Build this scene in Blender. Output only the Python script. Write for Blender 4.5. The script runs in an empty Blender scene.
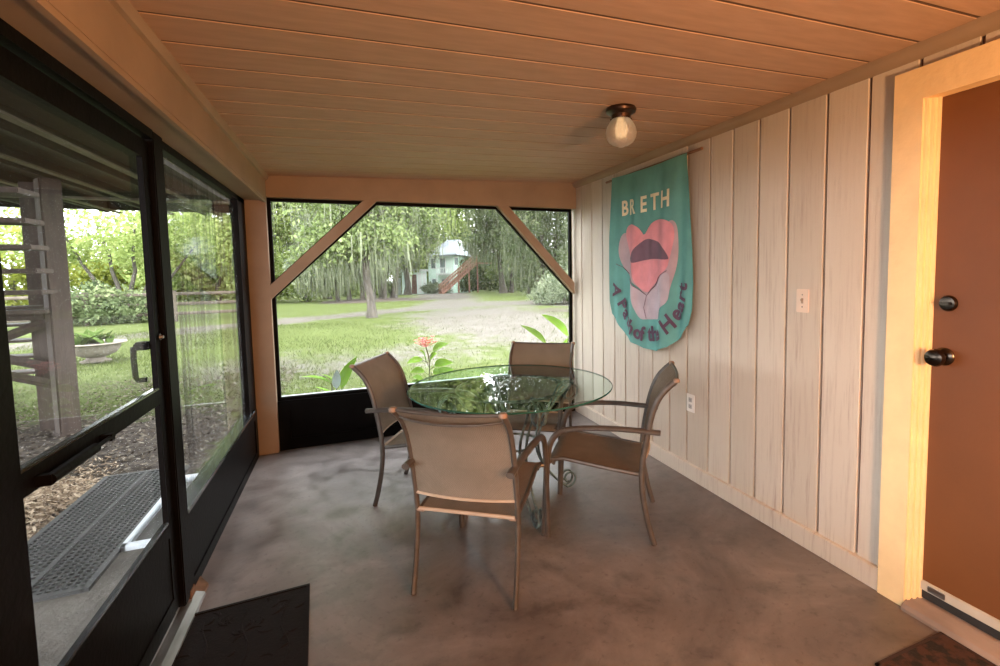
import bpy, bmesh, math, random
import numpy as np
from mathutils import Vector, Matrix
SC = bpy.context.scene
COL = SC.collection
R = random.Random(11)
PI = math.pi

# ------------------------------------------------------------------ helpers
class MB:
    """collects shapes and links them as ONE mesh object"""
    def __init__(s): s.v = []; s.f = []; s.m = []; s.rnd = []
    def add(s, vs, fs, mi=0, rnd=None):
        o = len(s.v); s.v += [tuple(v) for v in vs]
        s.f += [tuple(i + o for i in f) for f in fs]; s.m += [mi] * len(fs)
        s.rnd += [R.random() if rnd is None else rnd] * len(fs)
        return s
    def box(s, x0, y0, z0, x1, y1, z1, mi=0, rot=None, c=None, bev=0.0, rnd=None):
        if bev > 0:
            bm = bmesh.new(); bmesh.ops.create_cube(bm, size=1)
            for v in bm.verts:
                v.co = Vector(((x0 + x1) / 2 + v.co.x * (x1 - x0), (y0 + y1) / 2 + v.co.y * (y1 - y0), (z0 + z1) / 2 + v.co.z * (z1 - z0)))
            bmesh.ops.bevel(bm, geom=bm.edges[:], offset=bev, segments=2, affect='EDGES', clamp_overlap=True)
            vs = [v.co.copy() for v in bm.verts]; bm.verts.index_update()
            fs = [[v.index for v in f.verts] for f in bm.faces]; bm.free()
        else:
            vs = [Vector(p) for p in ((x0,y0,z0),(x1,y0,z0),(x1,y1,z0),(x0,y1,z0),(x0,y0,z1),(x1,y0,z1),(x1,y1,z1),(x0,y1,z1))]
            fs = [(3,2,1,0),(4,5,6,7),(0,1,5,4),(1,2,6,5),(2,3,7,6),(3,0,4,7)]
        if rot is not None:
            cc = Vector(c) if c else Vector(((x0+x1)/2,(y0+y1)/2,(z0+z1)/2))
            vs = [cc + rot @ (v - cc) for v in vs]
        return s.add(vs, fs, mi, R.random() if rnd is None else rnd)
    def tube(s, pts, r, n=8, mi=0, flat=1.0, up=None, closed=False, caps=True):
        P = [Vector(p) for p in pts]; N = len(P)
        rs = r if isinstance(r, (list, tuple)) else [r] * N
        T = []
        for i in range(N):
            a = P[i-1] if (i > 0 or closed) else P[0]
            b = P[(i+1) % N] if (i < N-1 or closed) else P[-1]
            d = b - a
            T.append(d.normalized() if d.length > 1e-9 else Vector((0,0,1)))
        u = Vector(up) if up else (Vector((1,0,0)) if abs(T[0].x) < .9 else Vector((0,1,0)))
        vs = []
        for i in range(N):
            u = u - T[i] * u.dot(T[i])
            if u.length < 1e-6: u = T[i].orthogonal()
            u.normalize(); w = T[i].cross(u)
            for k in range(n):
                a = 2*PI*k/n
                vs.append(P[i] + u*(math.cos(a)*rs[i]) + w*(math.sin(a)*rs[i]*flat))
        fs = []
        for i in range(N if closed else N-1):
            j = (i+1) % N
            for k in range(n):
                fs.append((i*n+k, i*n+(k+1)%n, j*n+(k+1)%n, j*n+k))
        if caps and not closed:
            fs.append(tuple(range(n))[::-1]); fs.append(tuple((N-1)*n+k for k in range(n)))
        return s.add(vs, fs, mi, R.random())
    def lathe(s, prof, c=(0,0,0), n=32, mi=0):
        vs = []; fs = []; m = len(prof)
        for i in range(n):
            a = 2*PI*i/n
            for r, z in prof: vs.append((c[0]+r*math.cos(a), c[1]+r*math.sin(a), c[2]+z))
        for i in range(n):
            j = (i+1) % n
            for k in range(m-1): fs.append((i*m+k, j*m+k, j*m+k+1, i*m+k+1))
        if prof[0][0] > 1e-4: fs.append(tuple(i*m for i in range(n))[::-1])
        if prof[-1][0] > 1e-4: fs.append(tuple(i*m+m-1 for i in range(n)))
        return s.add(vs, fs, mi, R.random())
    def prism(s, poly, axis, a0, a1, mi=0):
        """poly in the two other axes, extruded from a0 to a1"""
        def P(p, a):
            return {'y': (p[0], a, p[1]), 'x': (a, p[0], p[1]), 'z': (p[0], p[1], a)}[axis]
        n = len(poly)
        vs = [P(p, a0) for p in poly] + [P(p, a1) for p in poly]
        fs = [tuple(range(n))[::-1], tuple(range(n, 2*n))] + [(i, (i+1) % n, n+(i+1) % n, n+i) for i in range(n)]
        return s.add(vs, fs, mi, R.random())
    def sheet(s, fn, nu, nv, th=0.0, mi=0):
        """grid surface fn(u,v); th gives it a thickness along fn's normal estimate"""
        g = [[Vector(fn(i/nu, j/nv)) for j in range(nv+1)] for i in range(nu+1)]
        vs = [g[i][j] for i in range(nu+1) for j in range(nv+1)]
        q = lambda i, j: i*(nv+1)+j
        fs = [(q(i,j), q(i+1,j), q(i+1,j+1), q(i,j+1)) for i in range(nu) for j in range(nv)]
        if th:
            nn = []
            for i in range(nu+1):
                for j in range(nv+1):
                    a = g[min(i+1,nu)][j] - g[max(i-1,0)][j]; b = g[i][min(j+1,nv)] - g[i][max(j-1,0)]
                    c = a.cross(b); nn.append(c.normalized() if c.length > 1e-12 else Vector((0,0,1)))
            o = len(vs); vs = vs + [v - n*th for v, n in zip(vs, nn)]
            fs = fs + [tuple(k+o for k in f)[::-1] for f in fs]
            for i in range(nu):
                fs.append((q(i+1,0), q(i,0), q(i,0)+o, q(i+1,0)+o)); fs.append((q(i,nv), q(i+1,nv), q(i+1,nv)+o, q(i,nv)+o))
            for j in range(nv):
                fs.append((q(0,j), q(0,j+1), q(0,j+1)+o, q(0,j)+o)); fs.append((q(nu,j+1), q(nu,j), q(nu,j)+o, q(nu,j+1)+o))
        return s.add(vs, fs, mi, R.random())
    def build(s, name, mats, parent=None, smooth=False, loc=None):
        me = bpy.data.meshes.new(name)
        me.from_pydata(s.v, [], s.f)
        for m in (mats if isinstance(mats, (list, tuple)) else [mats]): me.materials.append(m)
        me.polygons.foreach_set('material_index', s.m)
        at = me.attributes.new('rnd', 'FLOAT', 'FACE'); at.data.foreach_set('value', s.rnd)
        if not getattr(s, 'keep', False):
            bm = bmesh.new(); bm.from_mesh(me); bmesh.ops.recalc_face_normals(bm, faces=bm.faces[:]); bm.to_mesh(me); bm.free()
        if smooth:
            me.polygons.foreach_set('use_smooth', [True] * len(me.polygons))
            try: me.set_sharp_from_angle(angle=math.radians(38))
            except Exception: pass
        me.update()
        o = bpy.data.objects.new(name, me); COL.objects.link(o)
        if parent: o.parent = parent
        if loc: o.location = loc
        return o

def raw(name, V, F, mat_, parent=None, rnd=None, smooth=False):
    """numpy quads straight into a mesh (leaves, moss, grass)"""
    me = bpy.data.meshes.new(name)
    nv, nf, k = len(V), len(F), F.shape[1]
    me.vertices.add(nv); me.vertices.foreach_set('co', V.astype(np.float32).ravel())
    me.loops.add(nf*k); me.loops.foreach_set('vertex_index', F.astype(np.int32).ravel())
    me.polygons.add(nf); me.polygons.foreach_set('loop_start', np.arange(0, nf*k, k, dtype=np.int32))
    if rnd is not None:
        at = me.attributes.new('rnd', 'FLOAT', 'FACE'); at.data.foreach_set('value', rnd.astype(np.float32))
    me.materials.append(mat_); me.update(calc_edges=True); me.validate()
    o = bpy.data.objects.new(name, me); COL.objects.link(o)
    if parent: o.parent = parent
    return o

def tag(o, label=None, cat=None, group=None, kind=None):
    for k, v in (('label', label), ('category', cat), ('group', group), ('kind', kind)):
        if v: o[k] = v
    return o
def struct(o, label=None):
    o['kind'] = 'structure'
    if label: o['label'] = label
    return o
def empty(name, loc=(0,0,0), rz=0):
    o = bpy.data.objects.new(name, None); COL.objects.link(o)
    o.location = loc; o.rotation_euler = (0,0,rz); o.empty_display_size = .1
    return o
def copy_tree(o, parent=None):
    c = o.copy(); COL.objects.link(c); c.parent = parent
    for ch in [x for x in list(bpy.data.objects) if x.parent == o]: copy_tree(ch, c)
    return c

# ------------------------------------------------------------------ materials
def srgb(r, g, b):
    f = lambda c: (c/255/12.92) if c/255 <= .04045 else ((c/255+.055)/1.055)**2.4
    return (f(r), f(g), f(b), 1)
def new_mat(name):
    m = bpy.data.materials.new(name); m.use_nodes = True
    nt = m.node_tree; nt.nodes.clear()
    return m, nt, nt.nodes, nt.links
def mix_rgb(N, L, fac, a, b, mode='MIX'):
    n = N.new('ShaderNodeMix'); n.data_type = 'RGBA'; n.blend_type = mode
    for sock, val in ((n.inputs[0], fac), (n.inputs[6], a), (n.inputs[7], b)):
        if hasattr(val, 'links'): L.new(val, sock)
        else: sock.default_value = val
    return n.outputs[2]
def noise(N, L, scale, detail=4, stretch=None, rough=.55, coord='Object', rot=None, dist=0):
    tc = N.new('ShaderNodeTexCoord'); mp = N.new('ShaderNodeMapping')
    L.new(tc.outputs[coord], mp.inputs[0])
    if stretch: mp.inputs['Scale'].default_value = stretch
    if rot: mp.inputs['Rotation'].default_value = rot
    n = N.new('ShaderNodeTexNoise'); n.inputs['Scale'].default_value = scale
    n.inputs['Detail'].default_value = detail; n.inputs['Roughness'].default_value = rough
    n.inputs['Distortion'].default_value = dist
    L.new(mp.outputs[0], n.inputs['Vector'])
    return n.outputs['Fac']
def ramp(N, L, fac, stops):
    r = N.new('ShaderNodeValToRGB'); L.new(fac, r.inputs[0])
    e = r.color_ramp.elements
    while len(e) < len(stops): e.new(.5)
    for i, (p, c) in enumerate(stops):
        e[i].position = p; e[i].color = c if len(c) == 4 else (*c, 1)
    return r.outputs[0]
def M(name, col, rough=.6, var=.15, scale=8, stretch=None, bump=0.0, bscale=None, metal=0.0, spec=.5, col2=None, lo=.35, hi=.65, sheen=0):
    m, nt, N, L = new_mat(name)
    b = N.new('ShaderNodeBsdfPrincipled'); o = N.new('ShaderNodeOutputMaterial')
    L.new(b.outputs[0], o.inputs[0])
    f = noise(N, L, scale, 5, stretch)
    c2 = col2 if col2 else tuple(max(0, x*(1-var)) for x in col[:3]) + (1,)
    c1 = col if col2 else tuple(min(1, x*(1+var*.6)) for x in col[:3]) + (1,)
    c = ramp(N, L, f, [(lo, c2), (hi, c1)])
    L.new(c, b.inputs['Base Color'])
    b.inputs['Roughness'].default_value = rough; b.inputs['Metallic'].default_value = metal
    b.inputs['Specular IOR Level'].default_value = spec
    if bump:
        bp = N.new('ShaderNodeBump'); bp.inputs['Strength'].default_value = bump; bp.inputs['Distance'].default_value = .01
        L.new(noise(N, L, bscale or scale*4, 4, stretch), bp.inputs['Height']); L.new(bp.outputs[0], b.inputs['Normal'])
    return m

def leaf_mat(name, stops, trans=.35, rough=.6, tcol=None):
    m, nt, N, L = new_mat(name)
    at = N.new('ShaderNodeAttribute'); at.attribute_name = 'rnd'
    c = ramp(N, L, at.outputs['Fac'], stops)
    d = N.new('ShaderNodeBsdfDiffuse'); t = N.new('ShaderNodeBsdfTranslucent'); x = N.new('ShaderNodeMixShader')
    x.inputs[0].default_value = trans
    L.new(c, d.inputs[0]); L.new(c, t.inputs[0]); L.new(d.outputs[0], x.inputs[1]); L.new(t.outputs[0], x.inputs[2])
    o = N.new('ShaderNodeOutputMaterial'); L.new(x.outputs[0], o.inputs[0])
    return m

def glass_mat(name, tint, ior=1.5, rough=.0, haze=0.0, hazecol=(.5,.5,.5,1), streak=False, boost=1.0):
    m, nt, N, L = new_mat(name)
    tr = N.new('ShaderNodeBsdfTransparent'); tr.inputs[0].default_value = tint
    gl = N.new('ShaderNodeBsdfGlossy'); gl.inputs['Roughness'].default_value = rough
    fr = N.new('ShaderNodeFresnel'); fr.inputs[0].default_value = ior
    x = N.new('ShaderNodeMixShader'); L.new(fr.outputs[0], x.inputs[0])
    L.new(tr.outputs[0], x.inputs[1]); L.new(gl.outputs[0], x.inputs[2])
    out = x.outputs[0]
    if haze:
        df = N.new('ShaderNodeBsdfDiffuse'); df.inputs[0].default_value = hazecol
        tl = N.new('ShaderNodeBsdfTranslucent'); tl.inputs[0].default_value = hazecol
        dm = N.new('ShaderNodeMixShader'); dm.inputs[0].default_value = .5
        L.new(df.outputs[0], dm.inputs[1]); L.new(tl.outputs[0], dm.inputs[2])
        y = N.new('ShaderNodeMixShader')
        if streak:
            f1 = noise(N, L, 1.0, 5, (1, 20, .45), .65)
            f2 = noise(N, L, 1.0, 2, (1, 1.6, 1.1), .5)
            r1 = ramp(N, L, f1, [(.40, (0,0,0)), (.68, (1,1,1))]); r2 = ramp(N, L, f2, [(.3, (.25,.25,.25)), (.62, (1,1,1))])
            mm = mix_rgb(N, L, 1.0, r1, r2, 'MULTIPLY'); L.new(mix_rgb(N, L, mm, tint, (.13,.13,.125,1)), tr.inputs[0])
            ma = N.new('ShaderNodeMath'); ma.operation = 'MULTIPLY_ADD'; ma.inputs[1].default_value = haze; ma.inputs[2].default_value = haze*.28
            L.new(mm, ma.inputs[0]); L.new(ma.outputs[0], y.inputs[0])
        else: y.inputs[0].default_value = haze
        L.new(out, y.inputs[1]); L.new(dm.outputs[0], y.inputs[2]); out = y.outputs[0]
    o = N.new('ShaderNodeOutputMaterial'); L.new(out, o.inputs[0])
    return m

def wall_paint():
    m, nt, N, L = new_mat('weathered_white_boards')
    b = N.new('ShaderNodeBsdfPrincipled'); o = N.new('ShaderNodeOutputMaterial'); L.new(b.outputs[0], o.inputs[0])
    at = N.new('ShaderNodeAttribute'); at.attribute_name = 'rnd'
    base = ramp(N, L, at.outputs['Fac'], [(0, (.51,.445,.365)), (1, (.60,.53,.445))])
    g = noise(N, L, 3.0, 8, (1, 22, 1.1), .7)
    wear = noise(N, L, 1.3, 3, (1, 3, 1.2))
    gr = ramp(N, L, g, [(.50, (0,0,0)), (.70, (1,1,1))]); wr = ramp(N, L, wear, [(.38, (.12,.12,.12)), (.68, (1,1,1))])
    k = mix_rgb(N, L, 1.0, gr, wr, 'MULTIPLY')
    kk = N.new('ShaderNodeMath'); kk.operation = 'MULTIPLY'; kk.inputs[1].default_value = .55; L.new(k, kk.inputs[0]); kk.inputs[1].default_value = 1.0
    c = mix_rgb(N, L, kk.outputs[0], base, (.36,.27,.22,1))
    L.new(c, b.inputs['Base Color']); b.inputs['Roughness'].default_value = .55; b.inputs['Specular IOR Level'].default_value = .3
    bp = N.new('ShaderNodeBump'); bp.inputs['Strength'].default_value = .35; bp.inputs['Distance'].default_value = .006
    L.new(g, bp.inputs['Height']); L.new(bp.outputs[0], b.inputs['Normal'])
    return m
def concrete_floor():
    m, nt, N, L = new_mat('worn_painted_concrete')
    b = N.new('ShaderNodeBsdfPrincipled'); o = N.new('ShaderNodeOutputMaterial'); L.new(b.outputs[0], o.inputs[0])
    f1 = noise(N, L, 1.6, 9, None, .68, dist=.6); f2 = noise(N, L, 6.5, 6, None, .6, dist=.3); f3 = noise(N, L, 34, 3, None, .6)
    c = ramp(N, L, f1, [(.30, (.085,.069,.062)), (.5, (.140,.119,.110)), (.70, (.225,.20,.19))])
    d = ramp(N, L, f2, [(.30, (.62,.60,.60)), (.48, (1,1,1)), (.72, (1.18,1.16,1.15))])
    e = ramp(N, L, f3, [(.28, (.72,.7,.7)), (.42, (1,1,1))])
    L.new(mix_rgb(N, L, 1.0, mix_rgb(N, L, 1.0, c, d, 'MULTIPLY'), e, 'MULTIPLY'), b.inputs['Base Color'])
    r = ramp(N, L, f2, [(.35, (.28,.28,.28)), (.65, (.52,.52,.52))]); L.new(r, b.inputs['Roughness'])
    b.inputs['Specular IOR Level'].default_value = .55
    bp = N.new('ShaderNodeBump'); bp.inputs['Strength'].default_value = .25; bp.inputs['Distance'].default_value = .004
    L.new(f2, bp.inputs['Height']); L.new(bp.outputs[0], b.inputs['Normal'])
    return m
def sling_mat():
    m, nt, N, L = new_mat('tan_sling_mesh')
    tc = N.new('ShaderNodeTexCoord')
    w = N.new('ShaderNodeTexChecker'); w.inputs['Scale'].default_value = 260
    L.new(tc.outputs['Object'], w.inputs['Vector'])
    f = noise(N, L, 9, 3)
    c0 = ramp(N, L, f, [(.3, (.275,.222,.168)), (.7, (.335,.272,.208))])
    c = mix_rgb(N, L, w.outputs['Fac'], c0, mix_rgb(N, L, .5, c0, (.17,.13,.10,1)))
    d = N.new('ShaderNodeBsdfDiffuse'); t = N.new('ShaderNodeBsdfTranslucent'); tr = N.new('ShaderNodeBsdfTransparent')
    L.new(c, d.inputs[0]); L.new(c, t.inputs[0])
    x = N.new('ShaderNodeMixShader'); x.inputs[0].default_value = .30; L.new(d.outputs[0], x.inputs[1]); L.new(t.outputs[0], x.inputs[2])
    y = N.new('ShaderNodeMixShader'); y.inputs[0].default_value = .11; L.new(x.outputs[0], y.inputs[1]); L.new(tr.outputs[0], y.inputs[2])
    o = N.new('ShaderNodeOutputMaterial'); L.new(y.outputs[0], o.inputs[0])
    return m
def rubber_mat():
    m, nt, N, L = new_mat('perforated_rubber')
    b = N.new('ShaderNodeBsdfPrincipled'); o = N.new('ShaderNodeOutputMaterial'); L.new(b.outputs[0], o.inputs[0])
    f = noise(N, L, 6, 4); L.new(ramp(N, L, f, [(.3, (.022,.022,.022)), (.7, (.05,.048,.047))]), b.inputs['Base Color'])
    b.inputs['Roughness'].default_value = .6
    return m
def ground_mat():
    m, nt, N, L = new_mat('yard_grass_and_sand')
    b = N.new('ShaderNodeBsdfPrincipled'); o = N.new('ShaderNodeOutputMaterial'); L.new(b.outputs[0], o.inputs[0])
    A = {}
    for k in ('sand', 'litter'):
        a = N.new('ShaderNodeAttribute'); a.attribute_name = k; A[k] = a.outputs['Fac']
    n1 = noise(N, L, .55, 8, None, .7, dist=.4); n2 = noise(N, L, 3.2, 6, None, .7); n3 = noise(N, L, 14, 5, None, .75)
    grass = ramp(N, L, n2, [(.30, (.060,.078,.020)), (.5, (.090,.115,.032)), (.72, (.125,.15,.055))])
    grass = mix_rgb(N, L, ramp(N, L, n3, [(.35, (0,0,0)), (.75, (.45,.45,.45))]), grass, (.045,.055,.02,1))
    sand = ramp(N, L, n2, [(.32, (.105,.09,.078)), (.5, (.165,.147,.133)), (.7, (.225,.205,.19))])
    sand = mix_rgb(N, L, ramp(N, L, n3, [(.42, (.8,.8,.8)), (.58, (0,0,0))]), sand, (.055,.052,.035,1))
    lit = ramp(N, L, n3, [(.30, (.03,.024,.020)), (.5, (.08,.066,.056)), (.72, (.16,.14,.12))])
    def mask(att, wid):
        s = N.new('ShaderNodeMath'); s.operation = 'ADD'; L.new(att, s.inputs[0])
        q = mix_rgb(N, L, .55, n1, n2); q2 = mix_rgb(N, L, .25, q, n3)
        s2 = N.new('ShaderNodeMath'); s2.operation = 'SUBTRACT'; L.new(q2, s2.inputs[0]); s2.inputs[1].default_value = .5
        s3 = N.new('ShaderNodeMath'); s3.operation = 'MULTIPLY'; L.new(s2.outputs[0], s3.inputs[0]); s3.inputs[1].default_value = 2.6
        L.new(s3.outputs[0], s.inputs[1])
        return ramp(N, L, s.outputs[0], [(.5-wid, (0,0,0)), (.5+wid, (1,1,1))])
    c = mix_rgb(N, L, mask(A['sand'], .12), grass, sand)
    c = mix_rgb(N, L, mask(A['litter'], .12), c, lit)
    L.new(c, b.inputs['Base Color']); b.inputs['Roughness'].default_value = .95; b.inputs['Specular IOR Level'].default_value = .1
    bp = N.new('ShaderNodeBump'); bp.inputs['Strength'].default_value = .8; bp.inputs['Distance'].default_value = .06
    L.new(n3, bp.inputs['Height']); L.new(bp.outputs[0], b.inputs['Normal'])
    return m
def emit_mat(name, col, s):
    m, nt, N, L = new_mat(name); e = N.new('ShaderNodeEmission'); e.inputs[0].default_value = col; e.inputs[1].default_value = s
    o = N.new('ShaderNodeOutputMaterial'); L.new(e.outputs[0], o.inputs[0]); return m
def globe_mat():
    m, nt, N, L = new_mat('clear_ribbed_glass')
    b = N.new('ShaderNodeBsdfPrincipled'); o = N.new('ShaderNodeOutputMaterial')
    b.inputs['Base Color'].default_value = (.92,.90,.86,1); b.inputs['Roughness'].default_value = .3
    b.inputs['Transmission Weight'].default_value = .75; b.inputs['IOR'].default_value = 1.3
    bp = N.new('ShaderNodeBump'); bp.inputs['Strength'].default_value = .8; bp.inputs['Distance'].default_value = .01
    L.new(noise(N, L, 60, 2), bp.inputs['Height']); L.new(bp.outputs[0], b.inputs['Normal'])
    L.new(b.outputs[0], o.inputs[0]); return m

WALL = wall_paint(); FLOOR = concrete_floor(); SLING = sling_mat(); GROUND = ground_mat()
CEIL = M('cream_ceiling_paint', (.44,.285,.195,1), .6, .10, 5, (1,6,1), .08, 40)
TRIMP = M('cream_trim_paint', (.66,.50,.35,1), .5, .08, 6, None, .10, 25)
BEAMP = M('tan_beam_paint', (.30,.215,.145,1), .55, .10, 4, None, .06, 30)
CASE = M('yellow_cream_casing_paint', (.88,.66,.36,1), .5, .07, 6, None, .25, 30)
DARKGAP = M('groove_backing_wood', (.16,.085,.06,1), .8, .2)  # dark red-brown backing that shows between the wall boards
CEILGAP = M('ceiling_groove_wood', (.10,.06,.04,1), .8, .2)
BLACK = M('black_painted_frame', (.0032,.0027,.0026,1), .5, .3, 12, None, .1, 50, spec=.06)
BLACKGLOSS = M('glossy_black_sill', (.03,.036,.042,1), .14, .2, 12, spec=1.0)  # base colour tinted bluish to stand in for reflected sky
ALU = M('worn_aluminium', (.26,.25,.24,1), .42, .5, 9, (1,.2,1), .1, 30, metal=.9)
DOORP = M('rust_brown_door_paint', (.150,.052,.011,1), .5, .10, 3, None, .05, 60)
WHITE = M('white_plastic', (.78,.76,.73,1), .4, .04)
ALMOND = M('almond_plastic', (.70,.56,.45,1), .4, .04)
BRONZE = M('aged_bronze', (.07,.04,.028,1), .35, .4, 30, metal=.85)
GUNMETAL = M('dark_pewter_knob', (.075,.058,.046,1), .25, .3, 30, metal=1.0)
DARKSLOT = M('dark_slot', (.02,.02,.02,1), .6, .1)
FRAME = M('bronze_powder_coat', (.095,.080,.068,1), .38, .18, 20, metal=.25)
CAPM = M('copper_tan_cap', (.26,.165,.11,1), .5, .15)
PIPING = M('tan_piping', (.42,.31,.22,1), .7, .1)
VERDI = M('verdigris_iron', (.17,.245,.235,1), .6, .3, 25, None, .3, 60, metal=.2, col2=(.055,.07,.068,1))
TGLASS = glass_mat('greenish_table_glass', (.80,.93,.885,1), 1.52)
TCLEAR, _nt, _N, _L = new_mat('greenish_glass_underside')
_t = _N.new('ShaderNodeBsdfTransparent'); _t.inputs[0].default_value = (.93,.98,.96,1); _o = _N.new('ShaderNodeOutputMaterial'); _L.new(_t.outputs[0], _o.inputs[0])
GEDGE = M('green_glass_edge', (.03,.12,.095,1), .12, .1)
SCREEN = glass_mat('insect_screen', (.97,.97,.97,1), 1.0, .3, .045, (.5,.5,.5,1))
DOORGLASS = glass_mat('storm_door_glass', (.95,.96,.96,1), 1.2, .0, .015, (.4,.4,.4,1))
STREAK = glass_mat('streaked_film_pane', (.90,.91,.90,1), 1.2, .03, .16, (.30,.30,.29,1), True)
MATBLACK = M('black_embossed_rubber', (.0055,.0035,.0035,1), .8, .3, 20, None, .3, 90, spec=.22)
RUGM = M('maroon_floral_rug', (.050,.020,.012,1), .95, .3, 22, None, .4, 120, col2=(.010,.006,.005,1), lo=.44, hi=.56)
RUBBER = rubber_mat()
DECKW = M('dark_deck_timber', (.020,.015,.012,1), .8, .3, 4, (6,.6,1), .2, 20)
DECKL = M('pale_weathered_strip', (.13,.115,.085,1), .8, .2, 6)
POSTW = M('weathered_grey_brown_post', (.055,.036,.027,1), .8, .25, 5, (4,4,.5), .3, 20)
CONC = M('pale_rough_concrete', (.135,.118,.10,1), .95, .25, 4, None, .9, 30, col2=(.075,.063,.052,1))
OFFWHITE = M('blue_white_paint', (.66,.70,.74,1), .5, .05)
CHIPM = leaf_mat('wood_chips', [(0,(.11,.075,.05)),(.5,(.30,.22,.15)),(1,(.50,.40,.29))], 0)
STONE = M('grey_cast_stone', (.20,.17,.14,1), .85, .3, 8, None, .4, 30)
BARK = M('grey_oak_bark', (.105,.09,.072,1), .9, .5, 5, (3,3,.7), .8, 14, col2=(.03,.024,.019,1))
FENCEW = M('weathered_fence_rail', (.115,.09,.07,1), .85, .3, 5)
EARTH = M('bare_leaf_litter', (.085,.062,.047,1), .95, .5, 3, None, .6, 9, col2=(.035,.025,.019,1))

# ------------------------------------------------------------------ camera (ultra-wide phone lens, slightly off-axis crop)
CAM_H = 1.4
def cam_R(a, b, c):
    base = np.array([[1,0,0],[0,0,-1],[0,1,0]], float)
    cy, sy = math.cos(a), math.sin(a); Ry = np.array([[cy,0,sy],[0,1,0],[-sy,0,cy]])
    cp, sp = math.cos(b), math.sin(b); Rx = np.array([[1,0,0],[0,cp,-sp],[0,sp,cp]])
    cr, sr = math.cos(c), math.sin(c); Rz = np.array([[cr,-sr,0],[sr,cr,0],[0,0,1]])
    return Rz @ Rx @ Ry @ base
RC = cam_R(-.3875, .0703, -.0153)
cam = bpy.data.cameras.new('camera'); co = bpy.data.objects.new('camera', cam); COL.objects.link(co)
mw = Matrix.Identity(4)
for i in range(3):
    mw[i][0] = RC[0][i]; mw[i][1] = -RC[1][i]; mw[i][2] = -RC[2][i]
mw[0][3], mw[1][3], mw[2][3] = 0, 0, CAM_H
co.matrix_world = mw
cam.sensor_width = 36; cam.lens = 481.38/1000*36
cam.shift_x = (500-544.785)/1000; cam.shift_y = (305.166-333)/1000
cam.clip_start = .02; cam.clip_end = 400
SC.camera = co

# ------------------------------------------------------------------ the porch shell
XR = 2.08                                    # right wall face
YB = 4.25                                    # far wall face
YN = -1.5                                    # how far the porch runs on behind the camera
zc = lambda x: 2.16 + .032*(x+.55)           # the ceiling rises a little towards the house

struct(MB().box(-.80, YN, -.15, 2.30, 4.40, 0).build('floor', FLOOR), 'worn grey-brown painted concrete porch floor')

# ceiling: separate bevelled boards across the porch over a dark backing
c = MB(); y = 1.58 - .1875*17; k = 0
while y < YB - .02:
    y1 = min(y + .1875, YB + .02)
    a, b = y + .0065, y1 - .0065
    sec = [(a, .002), (a+.0012, 0), (b-.0012, 0), (b, .002), (b, .008), (a, .008)]
    xs = (-.60, XR + .02); n = len(sec)
    vs = [(x, p, zc(x)+q) for x in xs for p, q in sec]
    c.add(vs, [tuple(range(n)), tuple(range(n, 2*n))[::-1]] + [(i, n+i, n+(i+1) % n, (i+1) % n) for i in range(n)], 0)
    y += .1875
c.add([(x, yy, zc(x)+dz) for dz in (.0026,.06) for x, yy in ((-.80,YN),(2.30,YN),(2.30,4.40),(-.80,4.40))],
      [(3,2,1,0),(4,5,6,7),(0,1,5,4),(1,2,6,5),(2,3,7,6),(3,0,4,7)], 1)
struct(c.build('ceiling', [CEIL, CEILGAP]), 'tan painted board ceiling')

# right wall: vertical boards with dark gaps between
grooves = [YB+.1, 4.144, 3.936, 3.736, 3.535, 3.367, 3.172, 2.987, 2.78, 2.591, 2.385, 2.195, 2.005, 1.815, 1.61, 1.414, 1.22]
w = MB()
def board(a, b, z0, z1):
    a, b = min(a,b)+.0065, max(a,b)-.0065
    sec = [(XR+.02, a), (XR+.003, a), (XR, a+.002), (XR, b-.002), (XR+.003, b), (XR+.02, b)]
    w.prism([(x, yy) for x, yy in sec], 'z', z0, z1, 0)
for a, b in zip(grooves[:-1], grooves[1:]): board(b, a, .06, zc(XR))
yy = 1.2195
while yy > .2: board(max(yy-.195,.1), yy, 2.06, zc(XR)); yy -= .195
yy = .12
while yy > YN: board(yy-.195, yy, .06, zc(XR)); yy -= .195
w.box(XR+.015, 1.18, 0, XR+.10, YB+.14, zc(XR)+.03, 1); w.box(XR+.015, .18, 2.05, XR+.10, 1.18, zc(XR)+.03, 1); w.box(XR+.015, YN, 0, XR+.10, .18, zc(XR)+.03, 1)
struct(w.build('wall_right', [WALL, DARKGAP]), 'off-white weathered vertical board wall')
b = MB().box(XR-.022, 1.299, 0, XR+.02, YB+.02, .102, bev=.004).box(XR-.022, YN, 0, XR+.02, .07, .102, bev=.004)
struct(b.build('baseboard_right', WALL), 'off-white baseboard under the board wall')
t = MB().prism([(XR+.01, zc(XR)-.05), (XR-.012, zc(XR)-.048), (XR-.03, zc(XR)-.034), (XR-.04, zc(XR)-.012), (XR-.042, zc(XR)+.004), (XR+.01, zc(XR)+.006)], 'y', YN, YB)
struct(t.build('trim_1', BEAMP, smooth=True), 'rounded crown strip between ceiling and board wall')

# left beam, header beam, corner post
struct(MB().box(-.80, YN, 1.97, -.55, YB, 2.17, bev=.004).box(-.572, YN, 1.955, -.553, YB, 1.99).build('trim_2', BEAMP), 'tan boxed beam above the screens on the left')
struct(MB().prism([(-.55, 2.125), (-.536, 2.128), (-.528, 2.145), (-.526, 2.168), (-.55, 2.17)], 'y', YN, YB).build('trim_3', BEAMP, smooth=True), 'narrow strip along the top of the left beam')
struct(MB().box(-.80, YB, 2.0, XR, YB+.14, zc(XR)+.01, bev=.004).build('trim_4', BEAMP), 'tan header beam over the far screens')
struct(MB().box(-.70, YB-.01, 0, -.555, YB+.12, 2.0, bev=.004).build('trim_5', BEAMP), 'tan corner post at the far left')
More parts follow.
